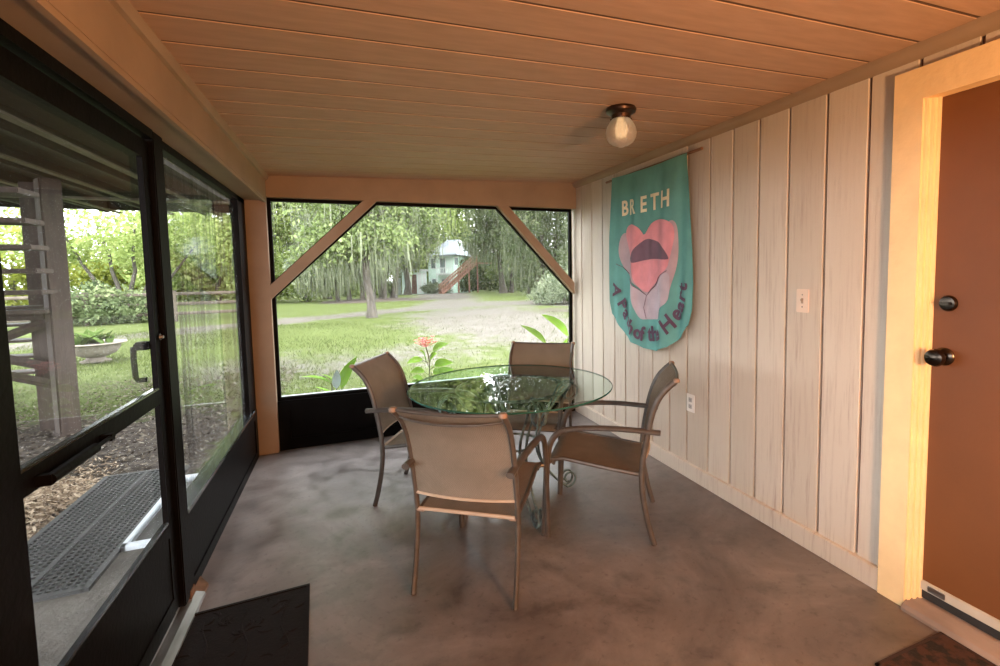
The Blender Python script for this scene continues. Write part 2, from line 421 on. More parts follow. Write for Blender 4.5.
# diagonal braces
struct(MB().prism([(-.555, 1.325), (-.555, 1.215), (.25, 2.0), (.145, 2.0)], 'y', YB-.005, YB+.09).build('trim_6', BEAMP), 'left diagonal brace under the header')
struct(MB().prism([(2.05, 1.285), (2.05, 1.175), (1.285, 2.0), (1.39, 2.0)], 'y', YB-.005, YB+.09).build('trim_7', BEAMP), 'right diagonal brace under the header')
# far knee wall
k = MB().box(-.555, YB+.05, 0, XR-.02, YB+.12, .40)
k.box(-.555, YB+.035, .33, XR-.02, YB+.05, .40).box(-.555, YB+.035, 0, XR-.02, YB+.05, .09).box(-.555, YB+.035, .09, -.47, YB+.05, .33).box(.70, YB+.035, .09, .79, YB+.05, .33).box(XR-.10, YB+.035, .09, XR-.02, YB+.05, .33)
struct(k.build('wall_back', BLACK), 'black knee wall under the far screens')
struct(MB().box(-.555, YB+.12, .385, XR-.02, YB+.17, .415, bev=.004).build('trim_8', OFFWHITE), 'pale outside ledge below the far screens')

# the porch's near end behind the camera, and the near stretch of the screened side
struct(MB().box(-.80, YN-.12, 0, 2.30, YN, zc(2.3)).build('wall_front', CEIL), 'tan end wall of the porch')
struct(MB().box(-.76, YN, 0, -.70, .98, .42).box(-.76, YN, 1.93, -.70, .98, 1.98).box(-.76, -.30, .42, -.70, -.22, 1.93).build('trim_19', BLACK), 'black framing of the near screens')

def inset(poly, d):
    n = len(poly); out = []
    ar = sum(poly[i][0]*poly[(i+1)%n][1]-poly[(i+1)%n][0]*poly[i][1] for i in range(n)); sg = 1 if ar > 0 else -1
    for i in range(n):
        p0, p1, p2 = (Vector(poly[(i+j-1) % n]) for j in range(3))
        e1 = (p1-p0).normalized(); e2 = (p2-p1).normalized()
        n1 = Vector((-e1.y, e1.x))*sg; n2 = Vector((-e2.y, e2.x))*sg
        bis = (n1+n2); bis = bis/ max(.2, (1+n1.dot(n2)))
        out.append(tuple(p1+bis*d))
    return out
def ring(mb, poly, d, y0, y1, mi=0):
    q = inset(poly, d); n = len(poly)
    vs = [(p[0], y0, p[1]) for p in poly] + [(p[0], y0, p[1]) for p in q] + [(p[0], y1, p[1]) for p in poly] + [(p[0], y1, p[1]) for p in q]
    fs = []
    for i in range(n):
        j = (i+1) % n
        fs += [(i, j, n+j, n+i), (2*n+i, 3*n+i, 3*n+j, 2*n+j), (n+i, n+j, 3*n+j, 3*n+i), (i, 2*n+i, 2*n+j, j)]
    mb.add(vs, fs, mi)
    return q
def screen_window(name, poly, label, d=.026):
    e = struct(empty(name, (poly[0][0], YB+.06, poly[0][1])), label); off = Vector(e.location)
    f = MB(); q = ring(f, poly, d, YB+.05, YB+.085)
    o = f.build('screen_frame', BLACK, e); o.location = -off
    s = MB().add([(p[0], YB+.07, p[1]) for p in q], [tuple(range(len(q)))])
    o = s.build('insect_screen', SCREEN, e); o.location = -off
screen_window('window_1', [(-.555,.40),(-.555,1.24),(.24,2.0),(1.30,2.0),(2.05,1.20),(2.05,.40)], 'large far screen below the two braces')
screen_window('window_2', [(-.555,1.30),(-.555,2.0),(.17,2.0)], 'triangular screen above the left brace')
screen_window('window_3', [(1.37,2.0),(2.05,2.0),(2.05,1.26)], 'triangular screen above the right brace')

def pane(x, y0, z0, y1, z1):
    mb = MB(); mb.keep = True
    return mb.add([(x,y0,z0),(x,y1,z0),(x,y1,z1),(x,y0,z1)], [(0,1,2,3)])
# left wall: fixed glazed panel beyond the door
LX = -.69
w4 = struct(empty('window_4', (LX, 3.4, 0)), 'fixed glazed panel with streaked pane left of the corner post')
def at_w4(mb, name, m, **kw):
    o = mb.build(name, m, w4, **kw); o.location = (-LX, -3.4, 0); return o
f = MB().box(LX-.05, 3.99, .36, LX-.005, YB-.01, 1.97).box(LX-.05, 2.40, 1.935, LX-.005, YB, 1.97).box(LX-.05, 2.44, .36, LX-.005, 2.50, 1.97)
at_w4(f, 'window_frame', BLACK)
at_w4(MB().box(LX-.06, 2.45, .372, LX+.012, YB-.12, .394, bev=.004), 'sill', BLACKGLOSS)
at_w4(pane(LX-.032, 2.49, .39, 4.01, 1.94), 'pane', STREAK)
k = MB().box(LX-.05, 2.45, 0, LX-.008, YB-.01, .372).box(LX-.008, 2.45, 0, LX, YB-.02, .055).box(LX-.008, 2.45, .31, LX, YB-.02, .372).box(LX-.008, 2.45, .055, LX, 2.52, .31).box(LX-.008, 4.15, .055, LX, YB-.02, .31)
struct(k.build('wall_left', BLACK), 'black lower panel under the streaked pane')
# posts and head framing of the storm door
m = MB().box(LX-.030, 2.345, .03, LX+.012, 2.452, 1.97, bev=.004).box(LX-.05, .9, 1.935, LX+.012, 2.345, 1.97).box(LX-.09, .98, 0, LX+.012, 1.10, 1.97)
struct(m.build('trim_9', BLACK), 'black door post and head between storm door and pane')
struct(MB().box(LX-.02, 2.405, 0, LX+.016, 2.462, .055).prism([(LX-.005, 2.44), (LX+.05, 2.462), (LX+.05, 2.52), (LX, 2.60)], 'z', 0, .012).build('trim_10', M('bare_chipped_wood', (.20,.115,.065,1), .8, .4, 20)), 'bare chipped wood at the foot of the door post')

# storm door
sd = struct(empty('door_2', (LX-.02, 1.12, 0)), 'black glazed storm door with mid rail'); SO = (-(LX-.02), -1.12, 0)
def at_sd(mb, name, m, **kw):
    o = mb.build(name, m, sd, **kw); o.location = SO; return o
D0, D1 = 1.115, 2.345; ST = 1.425; GB = .42
f = MB().box(LX-.026, D0, .045, LX-.008, ST, 1.925).box(LX-.026, 2.283, .045, LX-.008, D1, 1.925)
f.box(LX-.026, ST, 1.855, LX-.008, 2.283, 1.925).box(LX-.026, ST, .905, LX-.008, 2.283, .962)
at_sd(f, 'door_frame', BLACK)
at_sd(MB().box(LX-.028, ST, .962, LX-.006, 2.283, .972, bev=.003), 'rail_cap', BLACKGLOSS)
f = MB().box(LX-.024, ST, .045, LX-.012, 2.283, GB).box(LX-.012, ST, GB-.055, LX-.006, 2.283, GB).box(LX-.012, ST, .045, LX-.006, 2.283, .11)
at_sd(f, 'kick_panel', BLACK)
at_sd(MB().box(LX-.028, ST, GB, LX-.006, 2.283, GB+.009, bev=.003), 'kick_panel_cap', BLACKGLOSS)
at_sd(pane(LX-.028, ST, .972, 2.283, 1.855), 'upper_pane', DOORGLASS)
at_sd(pane(LX-.028, ST, GB+.009, 2.283, .905), 'lower_pane', DOORGLASS)
h = MB().box(LX-.075, 2.268, 1.122, LX-.026, 2.32, 1.152, bev=.006)
h.tube([(LX-.078, 2.285, 1.135), (LX-.080, 2.285, 1.09), (LX-.078, 2.285, 1.02), (LX-.072, 2.287, 1.005), (LX-.045, 2.292, 1.005)], .010, 8)
at_sd(h, 'outside_handle', BLACK, smooth=True)
at_sd(MB().lathe([(.0,.012),(.006,.011),(.009,.0)], (0,0,0), 14).lathe([(.0,.002),(.012,.0015),(.013,0)], (0,0,0), 16), 'latch_button', ALU).matrix_local = Matrix.Translation(Vector((.018, 2.318-1.12, 1.165))) @ Matrix.Rotation(PI/2, 4, 'Y')
cl = MB().tube([(LX+.016, 1.475, .925), (LX+.016, 1.70, .925)], .014, 12).tube([(LX+.016, 1.70, .925), (LX+.016, 1.80, .925)], .006, 8).box(LX-.01, 1.79, .915, LX+.022, 1.81, .935).box(LX-.01, 1.47, .912, LX+.022, 1.49, .938)
at_sd(cl, 'door_closer', BLACK, smooth=True)
# aluminium threshold
th = MB().prism([(LX-.10, 0), (LX+.055, 0), (LX+.05, .012), (LX+.02, .022), (LX-.012, .022), (LX-.016, .034), (LX-.024, .034), (LX-.028, .022), (LX-.10, .014)], 'y', .98, 2.46)
struct(th.build('trim_11', ALU), 'worn aluminium threshold of the storm door')

# entry door on the right
e = struct(empty('door_1', (XR+.035, .70, 0)), 'rust brown entry door in a cream casing'); EO = (-(XR+.035), -.70, 0)
def at_d(mb, name, m, **kw):
    o = mb.build(name, m, e, **kw); o.location = EO; return o
at_d(MB().box(XR+.032, .26, .125, XR+.076, 1.165, 2.035, bev=.002), 'door_panel', DOORP)
at_d(MB().box(XR+.026, .26, .088, XR+.07, 1.172, .128, bev=.003), 'door_sweep', M('cream_weatherstrip', (.50,.46,.38,1), .5, .08))
at_d(MB().box(XR+.030, .26, .055, XR+.07, 1.174, .088), 'sweep_gap_shade', DARKSLOT)  # solid dark strip standing in for the shaded gap below the sweep
at_d(MB().box(XR+.022, 1.075, .095, XR+.026, 1.135, .118, bev=.001), 'sweep_bracket', ALU)
kb = MB().lathe([(.034,0),(.035,.006),(.030,.012),(.013,.016),(.012,.036),(.020,.042),(.031,.050),(.034,.062),(.030,.074),(.016,.080),(0,.081)], (0,0,0), 26)
o = at_d(kb, 'door_knob', GUNMETAL, smooth=True); o.matrix_local = Matrix.Translation(Vector((-.003, 1.115-.70, 1.05))) @ Matrix.Rotation(-PI/2, 4, 'Y')
db = MB().lathe([(.030,0),(.031,.006),(.026,.016),(.014,.018),(0,.018)], (0,0,0), 26).box(-.006,-.017,.018,.006,.017,.034, bev=.003)
o = at_d(db, 'deadbolt', GUNMETAL, smooth=True); o.matrix_local = Matrix.Translation(Vector((-.003, 1.108-.70, 1.255))) @ Matrix.Rotation(-PI/2, 4, 'Y')
# casing and stepped jamb
t = MB().prism([(1.194,0),(1.300,0),(1.300,2.155),(.08,2.155),(.08,0),(.20,0),(.20,2.035),(1.194,2.035)], 'x', XR-.024, XR+.02)
struct(t.build('trim_12', CASE), 'broad cream casing around the entry door')
t = MB()
for (a, x0) in ((1.182, XR-.012), (1.170, XR+.006), (1.159, XR+.024)):
    t.box(x0, a, .03, XR+.10, a+.022, 2.075, bev=.003); t.box(x0, .24, 2.035+(a-1.159)*.9, XR+.10, a+.022, 2.075, bev=.003); t.box(x0, .21, .03, XR+.10, .26-(a-1.159), 2.075)
struct(t.build('trim_13', CASE), 'stepped cream jamb inside the casing')
t = MB().prism([(XR-.045, 0), (XR-.045, .012), (XR-.034, .026), (XR+.02, .048), (XR+.09, .055), (XR+.09, 0)], 'y', .22, 1.192)
struct(t.build('trim_14', M('worn_wood_threshold', (.27,.215,.185,1), .45, .25, 8, (1,.3,1), .2, 40)), 'worn pinkish sill under the entry door')

struct(MB().box(XR-.006, 2.60, 2.10, XR+.004, 3.47, 2.215, bev=.002).build('trim_18', WALL), 'plain flat board on the wall above the banner')
# ------------------------------------------------------------------ light, switch, outlet
cl = tag(empty('ceiling_light', (1.32, 2.17, zc(1.32))), 'round glass globe ceiling light on a bronze canopy beside the banner', 'ceiling light')
MB().lathe([(.0,.0),(.074,-.001),(.078,-.012),(.074,-.022),(.058,-.030),(.050,-.036),(.047,-.055),(.041,-.058),(0,-.058)], n=36).build('canopy', BRONZE, cl, smooth=True)
g = MB(); n = 48; prof = [(.040,-.048),(.046,-.056),(.059,-.073),(.072,-.097),(.077,-.122),(.074,-.146),(.062,-.168),(.042,-.182),(.022,-.188),(.012,-.194),(.0,-.196)]
vs = []; fs = []; mth = len(prof)
for i in range(n*2):
    a = 2*PI*i/(n*2); rr = 1 + .022*math.cos(a*24)
    for r_, z_ in prof: vs.append((r_*rr*math.cos(a), r_*rr*math.sin(a), z_))
for i in range(n*2):
    j = (i+1) % (n*2)
    for q in range(mth-1): fs.append((i*mth+q, j*mth+q, j*mth+q+1, i*mth+q+1))
g.add(vs, fs); g.build('glass_globe', globe_mat(), cl, smooth=True)
MB().lathe([(0,-.058),(.014,-.06),(.014,-.08),(.024,-.10),(.027,-.118),(.020,-.136),(0,-.144)], n=20).build('bulb', emit_mat('warm_bulb', (1,.62,.30,1), .35), cl, smooth=True)
for a in (0, 2*PI/3, 4*PI/3):
    MB().tube([(.048*math.cos(a), .048*math.sin(a), -.046), (.062*math.cos(a), .062*math.sin(a), -.046)], .004, 8).build('thumb_screw', BRONZE, cl)

sw = tag(empty('light_switch', (XR, 1.715, 1.235)), 'cream single toggle light switch on the board wall near the door', 'light switch')
MB().box(-.007,-.036,-.058,.0,.036,.058, bev=.003).build('cover_plate', ALMOND, sw)
MB().box(-.0085,-.006,-.013,-.005,.006,.013).box(-.018,-.004,.0,-.006,.004,.010, bev=.002).build('toggle', M('tan_toggle', (.36,.26,.19,1), .4, .1), sw)
for z_ in (-.03, .03):
    o = MB().lathe([(.0035,0),(.003,.0015),(0,.0016)], n=10).build('screw', ALU, sw); o.matrix_local = Matrix.Translation(Vector((-.007,0,z_))) @ Matrix.Rotation(-PI/2, 4, 'Y')
ol = tag(empty('power_outlet', (XR, 2.548, .512)), 'white double power outlet low on the board wall', 'power outlet')
MB().box(-.007,-.04,-.060,.0,.04,.060, bev=.003).build('cover_plate', WHITE, ol)
for z_ in (-.022, .022):
    s_ = MB().box(-.0095,-.017,z_-.015,-.006,.017,z_+.015, bev=.003).build('socket', M('grey_white_socket', (.45,.44,.43,1), .4, .05), ol)
    MB().box(-.0105,-.008,z_-.003,-.009,-.006,z_+.008).box(-.0105,.006,z_-.003,-.009,.008,z_+.008).box(-.0105,-.002,z_-.011,-.009,.002,z_-.006).build('slot', DARKSLOT, s_)

# ------------------------------------------------------------------ banner
flag = tag(empty('fabric_banner', (2.045, 3.0, 2.13)), 'teal fabric banner with pink heart hanging from a dowel on the wall', 'banner'); FO = (-2.045, -3.0, -2.13)
TEAL = M('teal_cotton', (.12,.325,.29,1), .85, .12, 6, None, .1, 200)
def clothmat(n_, c_): return M(n_, c_, .85, .12, 9, None, .1, 200)
PINK = clothmat('pink_cotton', (.72,.27,.30,1)); PALE = clothmat('dusty_rose_cotton', (.47,.33,.35,1)); PURP = clothmat('plum_cotton', (.17,.095,.13,1)); LIL = clothmat('pale_lilac_cotton', (.50,.40,.44,1))
CREAM = clothmat('cream_felt', (.80,.72,.50,1)); PLUMT = clothmat('dark_plum_felt', (.10,.05,.085,1))
left_e = [(2.13,3.475),(1.65,3.51),(1.15,3.50),(1.04,3.48),(.93,3.36),(.85,3.21),(.815,3.03)]
right_e = [(2.11,2.545),(1.84,2.515),(1.52,2.49),(1.30,2.475),(1.14,2.485),(1.04,2.52),(.956,2.60),(.864,2.73),(.815,2.88)]
def interp(tab, z):
    tab = sorted(tab)
    if z <= tab[0][0]: return tab[0][1]
    for (a, p), (b_, q) in zip(tab, tab[1:]):
        if z <= b_: return p + (q-p)*(z-a)/(b_-a)
    return tab[-1][1]
def fold(yv, z):
    s = (3.5-yv)/1.0; d = (2.13-z)/1.3
    a = .0075*math.sin(s*17+.8+d*1.2) + .0038*math.sin(s*31+2+d*2.1) + .002*math.sin(s*53+d*3)
    f = max(0.0, 1-abs(s-.2)/.07)
    a += .009*f*max(0,1-1.2*d)
    a *= (.35 + 1.65*min(1, max(0,d)*1.3))
    lift = .012*max(0, d-.75)*math.sin(s*24)*2
    return 2.031 - a - .004*d + lift
def flag_pt(u, v):
    zt = 2.146 - .006*u
    z = zt - v*(zt-.815)
    yl, yr = interp(left_e, z), interp(right_e, z)
    yv = yl + (yr-yl)*u
    zz = z - .012*math.sin(u*PI)*(1-v)**6
    return (fold(yv, zz), yv, zz)
def at_f(mb, name, m, par=flag, **kw):
    o = mb.build(name, m, par, **kw); 
    if par is flag: o.location = FO
    return o
at_f(MB().sheet(flag_pt, 110, 100, .0015), 'cloth', TEAL, smooth=True)
at_f(MB().tube([(2.046, 2.42, 2.138), (2.046, 3.60, 2.134)], .009, 10), 'dowel', M('dark_wood_dowel', (.20,.09,.045,1), .5, .2), smooth=True)
def patch(poly, lift, name, m, par=flag):
    for _ in range(2):                                         # round the corners of the cut-out
        poly = [q for (a0, z0), (a1, z1) in zip(poly, poly[1:]+poly[:1]) for q in ((.78*a0+.22*a1, .78*z0+.22*z1), (.22*a0+.78*a1, .22*z0+.78*z1))]
    bm = bmesh.new()
    vs = [bm.verts.new((0, p[0], p[1])) for p in poly]; bm.faces.new(vs)
    bmesh.ops.triangulate(bm, faces=bm.faces[:])
    for _ in range(6):
        long = [e_ for e_ in bm.edges if e_.calc_length() > .028]
        if not long: break
        bmesh.ops.subdivide_edges(bm, edges=long, cuts=1); bmesh.ops.triangulate(bm, faces=bm.faces[:])
    bm.verts.index_update()
    V = [(fold(v.co.y, v.co.z)-lift, v.co.y, v.co.z) for v in bm.verts]; F = [tuple(v.index for v in f_.verts) for f_ in bm.faces]; bm.free()
    n_ = len(V); V2 = V + [(x+.001, y_, z_) for x, y_, z_ in V]
    return at_f(MB().add(V2, F + [tuple(i+n_ for i in f_)[::-1] for f_ in F]), name, m, par, smooth=True)
patch([(3.366,1.608),(3.331,1.677),(3.265,1.696),(3.10,1.60),(2.907,1.60),(2.70,1.74),(2.637,1.704),(2.628,1.526),(2.648,1.402),(2.701,1.263),(2.718,1.177),(2.807,1.127),(2.979,1.197),(3.19,1.335),(3.327,1.434),(3.374,1.536)], .004, 'rose_heart_patch', PALE)
patch([(3.179,1.335),(3.135,1.273),(2.989,1.209),(2.882,1.281),(2.845,1.337),(2.702,1.392),(2.698,1.264),(2.718,1.177),(2.807,1.127),(2.825,1.048),(2.94,1.04),(3.082,1.026),(3.157,1.165)], .006, 'lilac_patch', LIL)
patch([(3.015,1.637),(3.028,1.666),(3.087,1.72),(3.169,1.75),(3.243,1.74),(3.269,1.673),(3.222,1.553),(3.207,1.529),(3.167,1.419),(3.114,1.287),(2.979,1.218),(2.845,1.337),(2.719,1.403),(2.699,1.472),(2.684,1.509),(2.652,1.627),(2.669,1.703),(2.75,1.741),(2.853,1.752),(2.943,1.723),(3.0,1.663)], .008, 'pink_heart_patch', PINK)
patch([(3.18,1.506),(3.098,1.581),(2.981,1.629),(2.87,1.606),(2.766,1.553),(2.708,1.489),(2.702,1.464),(2.901,1.478),(3.04,1.467),(3.145,1.449),(3.194,1.48)], .010, 'plum_arch_patch', PURP)
seam = MB()
for pl in ([(3.179,1.335),(3.135,1.28),(2.989,1.212),(2.882,1.285),(2.845,1.337),(2.702,1.40)], [(2.99,1.212),(3.02,1.12),(2.99,1.03)], [(3.40,1.45),(3.30,1.42),(3.20,1.36)]):
    pts = []
    for (a, z0), (b_, z1) in zip(pl, pl[1:]):
        for q in range(8): pts.append((a+(b_-a)*q/8, z0+(z1-z0)*q/8))
    seam.tube([(fold(a, z)-.0105, a, z) for a, z in pts], .0022, 5)
at_f(seam, 'stitched_line', PURP)
def letter(ch, yv, zv, size, rot, m, lift=.003, bold=.0):
    cu = bpy.data.curves.new('letter', 'FONT'); cu.body = ch; cu.size = size; cu.align_x = 'CENTER'; cu.align_y = 'CENTER'; cu.offset = bold; cu.resolution_u = 3
    to = bpy.data.objects.new('letter_source', cu); COL.objects.link(to)
    dg = bpy.context.evaluated_depsgraph_get(); me = bpy.data.meshes.new_from_object(to.evaluated_get(dg))
    bpy.data.objects.remove(to)
    bm = bmesh.new(); bm.from_mesh(me); bpy.data.meshes.remove(me)
    bmesh.ops.triangulate(bm, faces=bm.faces[:])
    for _ in range(3):
        lg = [e_ for e_ in bm.edges if e_.calc_length() > .02]
        if not lg: break
        bmesh.ops.subdivide_edges(bm, edges=lg, cuts=1); bmesh.ops.triangulate(bm, faces=bm.faces[:])
    bm.verts.index_update(); V = []
    cr, sr = math.cos(rot), math.sin(rot)
    for v in bm.verts:
        a, z = v.co.x*cr - v.co.y*sr, v.co.x*sr + v.co.y*cr
        a, z = yv - a, zv + z
        V.append((fold(a, z)-lift, a, z))
    F = [tuple(v.index for v in f_.verts) for f_ in bm.faces]; bm.free()
    n_ = len(V); V = V + [(x+.001, y_, z_) for x, y_, z_ in V]
    o = MB().add(V, F + [tuple(i+n_ for i in f_)[::-1] for f_ in F]).build('letter', m, flag); o.location = FO
for ch, yv, zv in (('B',3.275,1.875),('R',3.165,1.872),('E',3.02,1.872),('T',2.885,1.872),('H',2.755,1.875)):
    letter(ch, yv, zv, .16, 0, CREAM, .009, .004)
arc = [('A',3.404,1.238,-95),('P',3.325,1.125,-62),('a',3.272,1.058,-52),('t',3.215,1.005,-45),('h',3.165,.957,-38),('o',3.088,.925,-12),('f',3.035,.918,-6),('t',2.943,.93,2),('h',2.888,.935,8),('e',2.822,.95,16),('H',2.715,1.022,42),('e',2.645,1.10,58),('a',2.605,1.158,68),('r',2.588,1.222,76),('t',2.573,1.283,84)]
for ch, yv, zv, rt in arc: letter(ch, yv, zv, .155 if ch in 'APH' else .152, math.radians(rt), PLUMT, .0115, .0045)

# ------------------------------------------------------------------ chairs
prof = [(-.285,0),(-.262,.08),(-.240,.18),(-.226,.28),(-.222,.36),(-.230,.45),(-.247,.55),(-.268,.65),(-.290,.72),(-.318,.775),(-.352,.815),(-.388,.848)]   # (y,z) of rear leg and back post
def pz(z):
    for (y0, z0), (y1, z1) in zip(prof, prof[1:]):
        if z <= z1: return y0 + (y1-y0)*(z-z0)/(z1-z0)
    return prof[-1][0]
def smooth_path(pts, k=4):
    P = [Vector(p) for p in pts]; out = []
    for i in range(len(P)-1):
        p0 = P[max(i-1,0)]; p1 = P[i]; p2 = P[i+1]; p3 = P[min(i+2,len(P)-1)]
        for j in range(k):
            t_ = j/k
            out.append(.5*((2*p1)+(p2-p0)*t_+(2*p0-5*p1+4*p2-p3)*t_*t_+(3*p1-p0-3*p2+p3)*t_**3))
    out.append(P[-1]); return out
HW = .233; FW = .243
def make_chair():
    r = empty('patio_chair')
    for s in (-1, 1):
        low = [(s*HW, y_, z_) for y_, z_ in prof if z_ < .40] + [(s*HW, pz(.40), .40)]
        MB().tube(smooth_path(low), .0145, 10, flat=.8, up=(0,1,0)).build('leg', FRAME, r, smooth=True)
        hi = [(s*HW, pz(.40), .40)] + [(s*HW, y_, z_) for y_, z_ in prof if z_ > .40]
        p = MB().tube(smooth_path(hi), .0145, 10, flat=.8, up=(0,1,0)).build('back_post', FRAME, r, smooth=True)
        MB().lathe([(.0,-.004),(.0165,-.003),(.0175,.006),(.013,.014),(0,.016)], (s*HW, prof[-1][0]-.004, prof[-1][1]), 14).build('end_cap', CAPM, p, smooth=True)
        fl = [(s*FW, .285, 0), (s*FW, .278, .15), (s*FW, .270, .30), (s*FW, .262, .42), (s*FW, .246, .50), (s*FW, .212, .552), (s*FW, .165, .578)]
        MB().tube(smooth_path(fl), .0145, 10, flat=1.15, up=(1,0,0)).build('leg', FRAME, r, smooth=True)
        ar = [(s*FW, .165, .578), (s*FW, .08, .592), (s*(FW-.002), -.06, .597), (s*(FW-.008), -.20, .592), (s*(FW-.012), -.315, .583)]
        MB().tube(smooth_path(ar), .0145, 10, flat=1.25, up=(0,0,1)).build('armrest', FRAME, r, smooth=True)
        MB().tube([(s*(HW-.012), -.222, .357), (s*(HW-.008), -.05, .382), (s*(FW-.030), .18, .414), (s*(FW-.030), .255, .404)], .011, 8).build('seat_rail', FRAME, r, smooth=True)
        MB().tube([(s*(HW-.035), -.228, .356), (s*(HW+.004), -.226, .356)], .009, 8).build('seat_peg', CAPM, r, smooth=True)
        MB().tube([(s*(FW-.036), .245, .395), (s*FW, .263, .395)], .010, 8).build('seat_bracket', FRAME, r, smooth=True)
    MB().tube([(-FW+.03, .235, .385), (FW-.03, .235, .385)], .010, 8).build('front_bar', FRAME, r, smooth=True)
    def seat(u, v):
        x = (u-.5)*2*(HW-.012 + (FW-.03-HW+.012)*v)
        yv = -.228 + .495*v
        z = .362 + .062*min(1, v*1.12) - (.030*max(0, (v-.88)/.12)**2) - .016*(1-(2*u-1)**2)*math.sin(PI*min(1,v*1.05))
        return (x, yv, z)
    MB().sheet(seat, 16, 24, .004).build('seat', SLING, r, smooth=True)
    MB().tube([seat(i/16, 0) for i in range(17)], .0085, 8).build('rear_piping', PIPING, r, smooth=True)
    zt = prof[-1][1]+.004
    def back(u, v):
        z = .438 + (zt-.438)*v
        sag = 1-(2*u-1)**2
        return ((u-.5)*2*(HW-.006), pz(z)-.004-.028*sag*(1-.45*v), z - .006*sag*v)
    MB().sheet(back, 16, 30, .004).build('backrest', SLING, r, smooth=True)
    MB().tube([back(i/16, 1) for i in range(17)], .0075, 8).build('top_hem', FRAME, r, smooth=True)
    MB().tube([back(i/16, 0) for i in range(17)], .0065, 8).build('bottom_hem', PIPING, r, smooth=True)
    br = []
    for i in range(17):
        u = i/16; s_ = 1-(2*u-1)**2
        br.append(((u-.5)*2*HW, pz(.815)-.004-.052*s_, .815-.010*s_))
    MB().tube(br, .0055, 8).build('back_brace', FRAME, r, smooth=True)
    return r
chairs = [(.565, 2.187, math.radians(-35.4), 'tan sling patio chair nearest the camera with its back to us'),
          (1.285, 2.335, math.radians(56), 'tan sling patio chair seen side-on beside the board wall'),
          (1.145, 3.07, math.radians(146), 'tan sling patio chair behind the glass table in the far right corner'),
          (.46, 3.075, math.radians(-119), 'tan sling patio chair at the left of the table before the corner post')]
c0 = make_chair()
for i, (x, y_, rz, lb) in enumerate(chairs):
    o = c0 if i == 0 else copy_tree(c0)
    o.location = (x, y_, 0); o.rotation_euler = (0, 0, rz); tag(o, lb, 'chair', 'sling patio chairs round the glass table')

# ------------------------------------------------------------------ table
TC = (.895, 2.745); TR = .608; TZ = .712
tb = tag(empty('glass_table', (TC[0], TC[1], 0)), 'round glass-topped table on a verdigris scrolled iron base', 'table')
gt = MB()
pr = [(0, 0), (TR-.004, 0), (TR, .003), (TR, .007), (TR-.004, .010), (0, .010)]
gt.lathe([(0,0),(TR-.004,0)], (0,0,TZ), 96, 2); gt.lathe([(TR-.004,.010),(0,.010)], (0,0,TZ), 96, 0); gt.lathe([(TR-.004,0),(TR,.003),(TR,.007),(TR-.004,.010)], (0,0,TZ), 96, 1)
# drop the lathe's end caps: they would double the faces
gt.f, gt.m, gt.rnd = zip(*[(f_, m_, r_) for f_, m_, r_ in zip(gt.f, gt.m, gt.rnd) if len(f_) <= 4])
gt.f, gt.m, gt.rnd = list(gt.f), list(gt.m), list(gt.rnd)
gt.build('glass_top', [TGLASS, GEDGE, TCLEAR], tb)
MB().tube([(.33*math.cos(2*PI*i/48), .33*math.sin(2*PI*i/48), TZ-.012) for i in range(48)], .009, 8, closed=True).build('support_ring', VERDI, tb, smooth=True)
MB().tube([(.155*math.cos(2*PI*i/32), .155*math.sin(2*PI*i/32), .36) for i in range(32)], .007, 8, closed=True).build('stretcher_ring', VERDI, tb, smooth=True)
def spiral(cx, cz, r0, r1, a0, a1, n=26):
    return [(cx + (r0+(r1-r0)*i/n)*math.cos(a0+(a1-a0)*i/n), cz + (r0+(r1-r0)*i/n)*math.sin(a0+(a1-a0)*i/n)) for i in range(n+1)]
for q in range(4):
    a = math.radians(3 + 90*q); ca, sa = math.cos(a), math.sin(a)
    leg = MB()
    for off in (-.020, .020):
        top = spiral(.385, .625, .022, .078, math.radians(-250), math.radians(160))      # upper volute
        mid = smooth_path([(p[0], 0, p[1]) for p in [top[-1], (.262, .56), (.195, .46), (.163, .36), (.175, .25), (.235, .14), (.31, .055), (.365, .014)]], 5)[1:]
        bot = spiral(.375, .066, .056, .020, math.radians(-105), math.radians(270))      # foot volute
        path = top + [(p.x, p.z) for p in mid[:-1]] + bot
        leg.tube([(p[0]*ca - off*sa, p[0]*sa + off*ca, p[1]) for p in path], .0085, 7, flat=.75, up=(-sa, ca, 0))
    leg.build('leg', VERDI, tb, smooth=True)
    MB().tube([((.30)*ca, .30*sa, TZ-.012), (.33*ca, .33*sa, TZ-.010)], .012, 8).build('glass_pad', VERDI, tb, smooth=True)

# ------------------------------------------------------------------ mats
dm = tag(empty('doormat', (-.42, 1.97, 0), math.radians(3)), 'black embossed doormat just inside the storm door', 'doormat')
b_ = MB().box(-.225, -.40, 0, .225, .355, .006).box(-.225, -.40, .006, -.212, .355, .011).box(.212, -.40, .006, .225, .355, .011).box(-.212, .342, .006, .212, .355, .011)
b_.build('base', MATBLACK, dm)
lv = MB(); rr = random.Random(5)
for i in range(42):
    x = rr.uniform(-.17,.17); y_ = rr.uniform(-.36,.31); a = rr.uniform(0, 2*PI); l_ = rr.uniform(.035,.065)
    pts = [(x + t_*l_*math.cos(a + t_*.9), y_ + t_*l_*math.sin(a + t_*.9), .007) for t_ in (0,.25,.5,.75,1)]
    lv.tube(pts, [.002,.006,.008,.006,.001], 6, flat=.6)
for kx in range(3):
    lv.tube([(-.14+.14*kx+.02*math.sin(t_*.7+kx), -.36+.04*t_, .0065) for t_ in range(17)], .0035, 6)
lv.build('embossed_leaves', MATBLACK, dm)
rg = tag(empty('rug', (1.86, .66, 0)), 'maroon floral rug at the entry door', 'rug')
MB().box(-.19, -.38, 0, .17, .38, .008, bev=.003).build('pile', RUGM, rg)
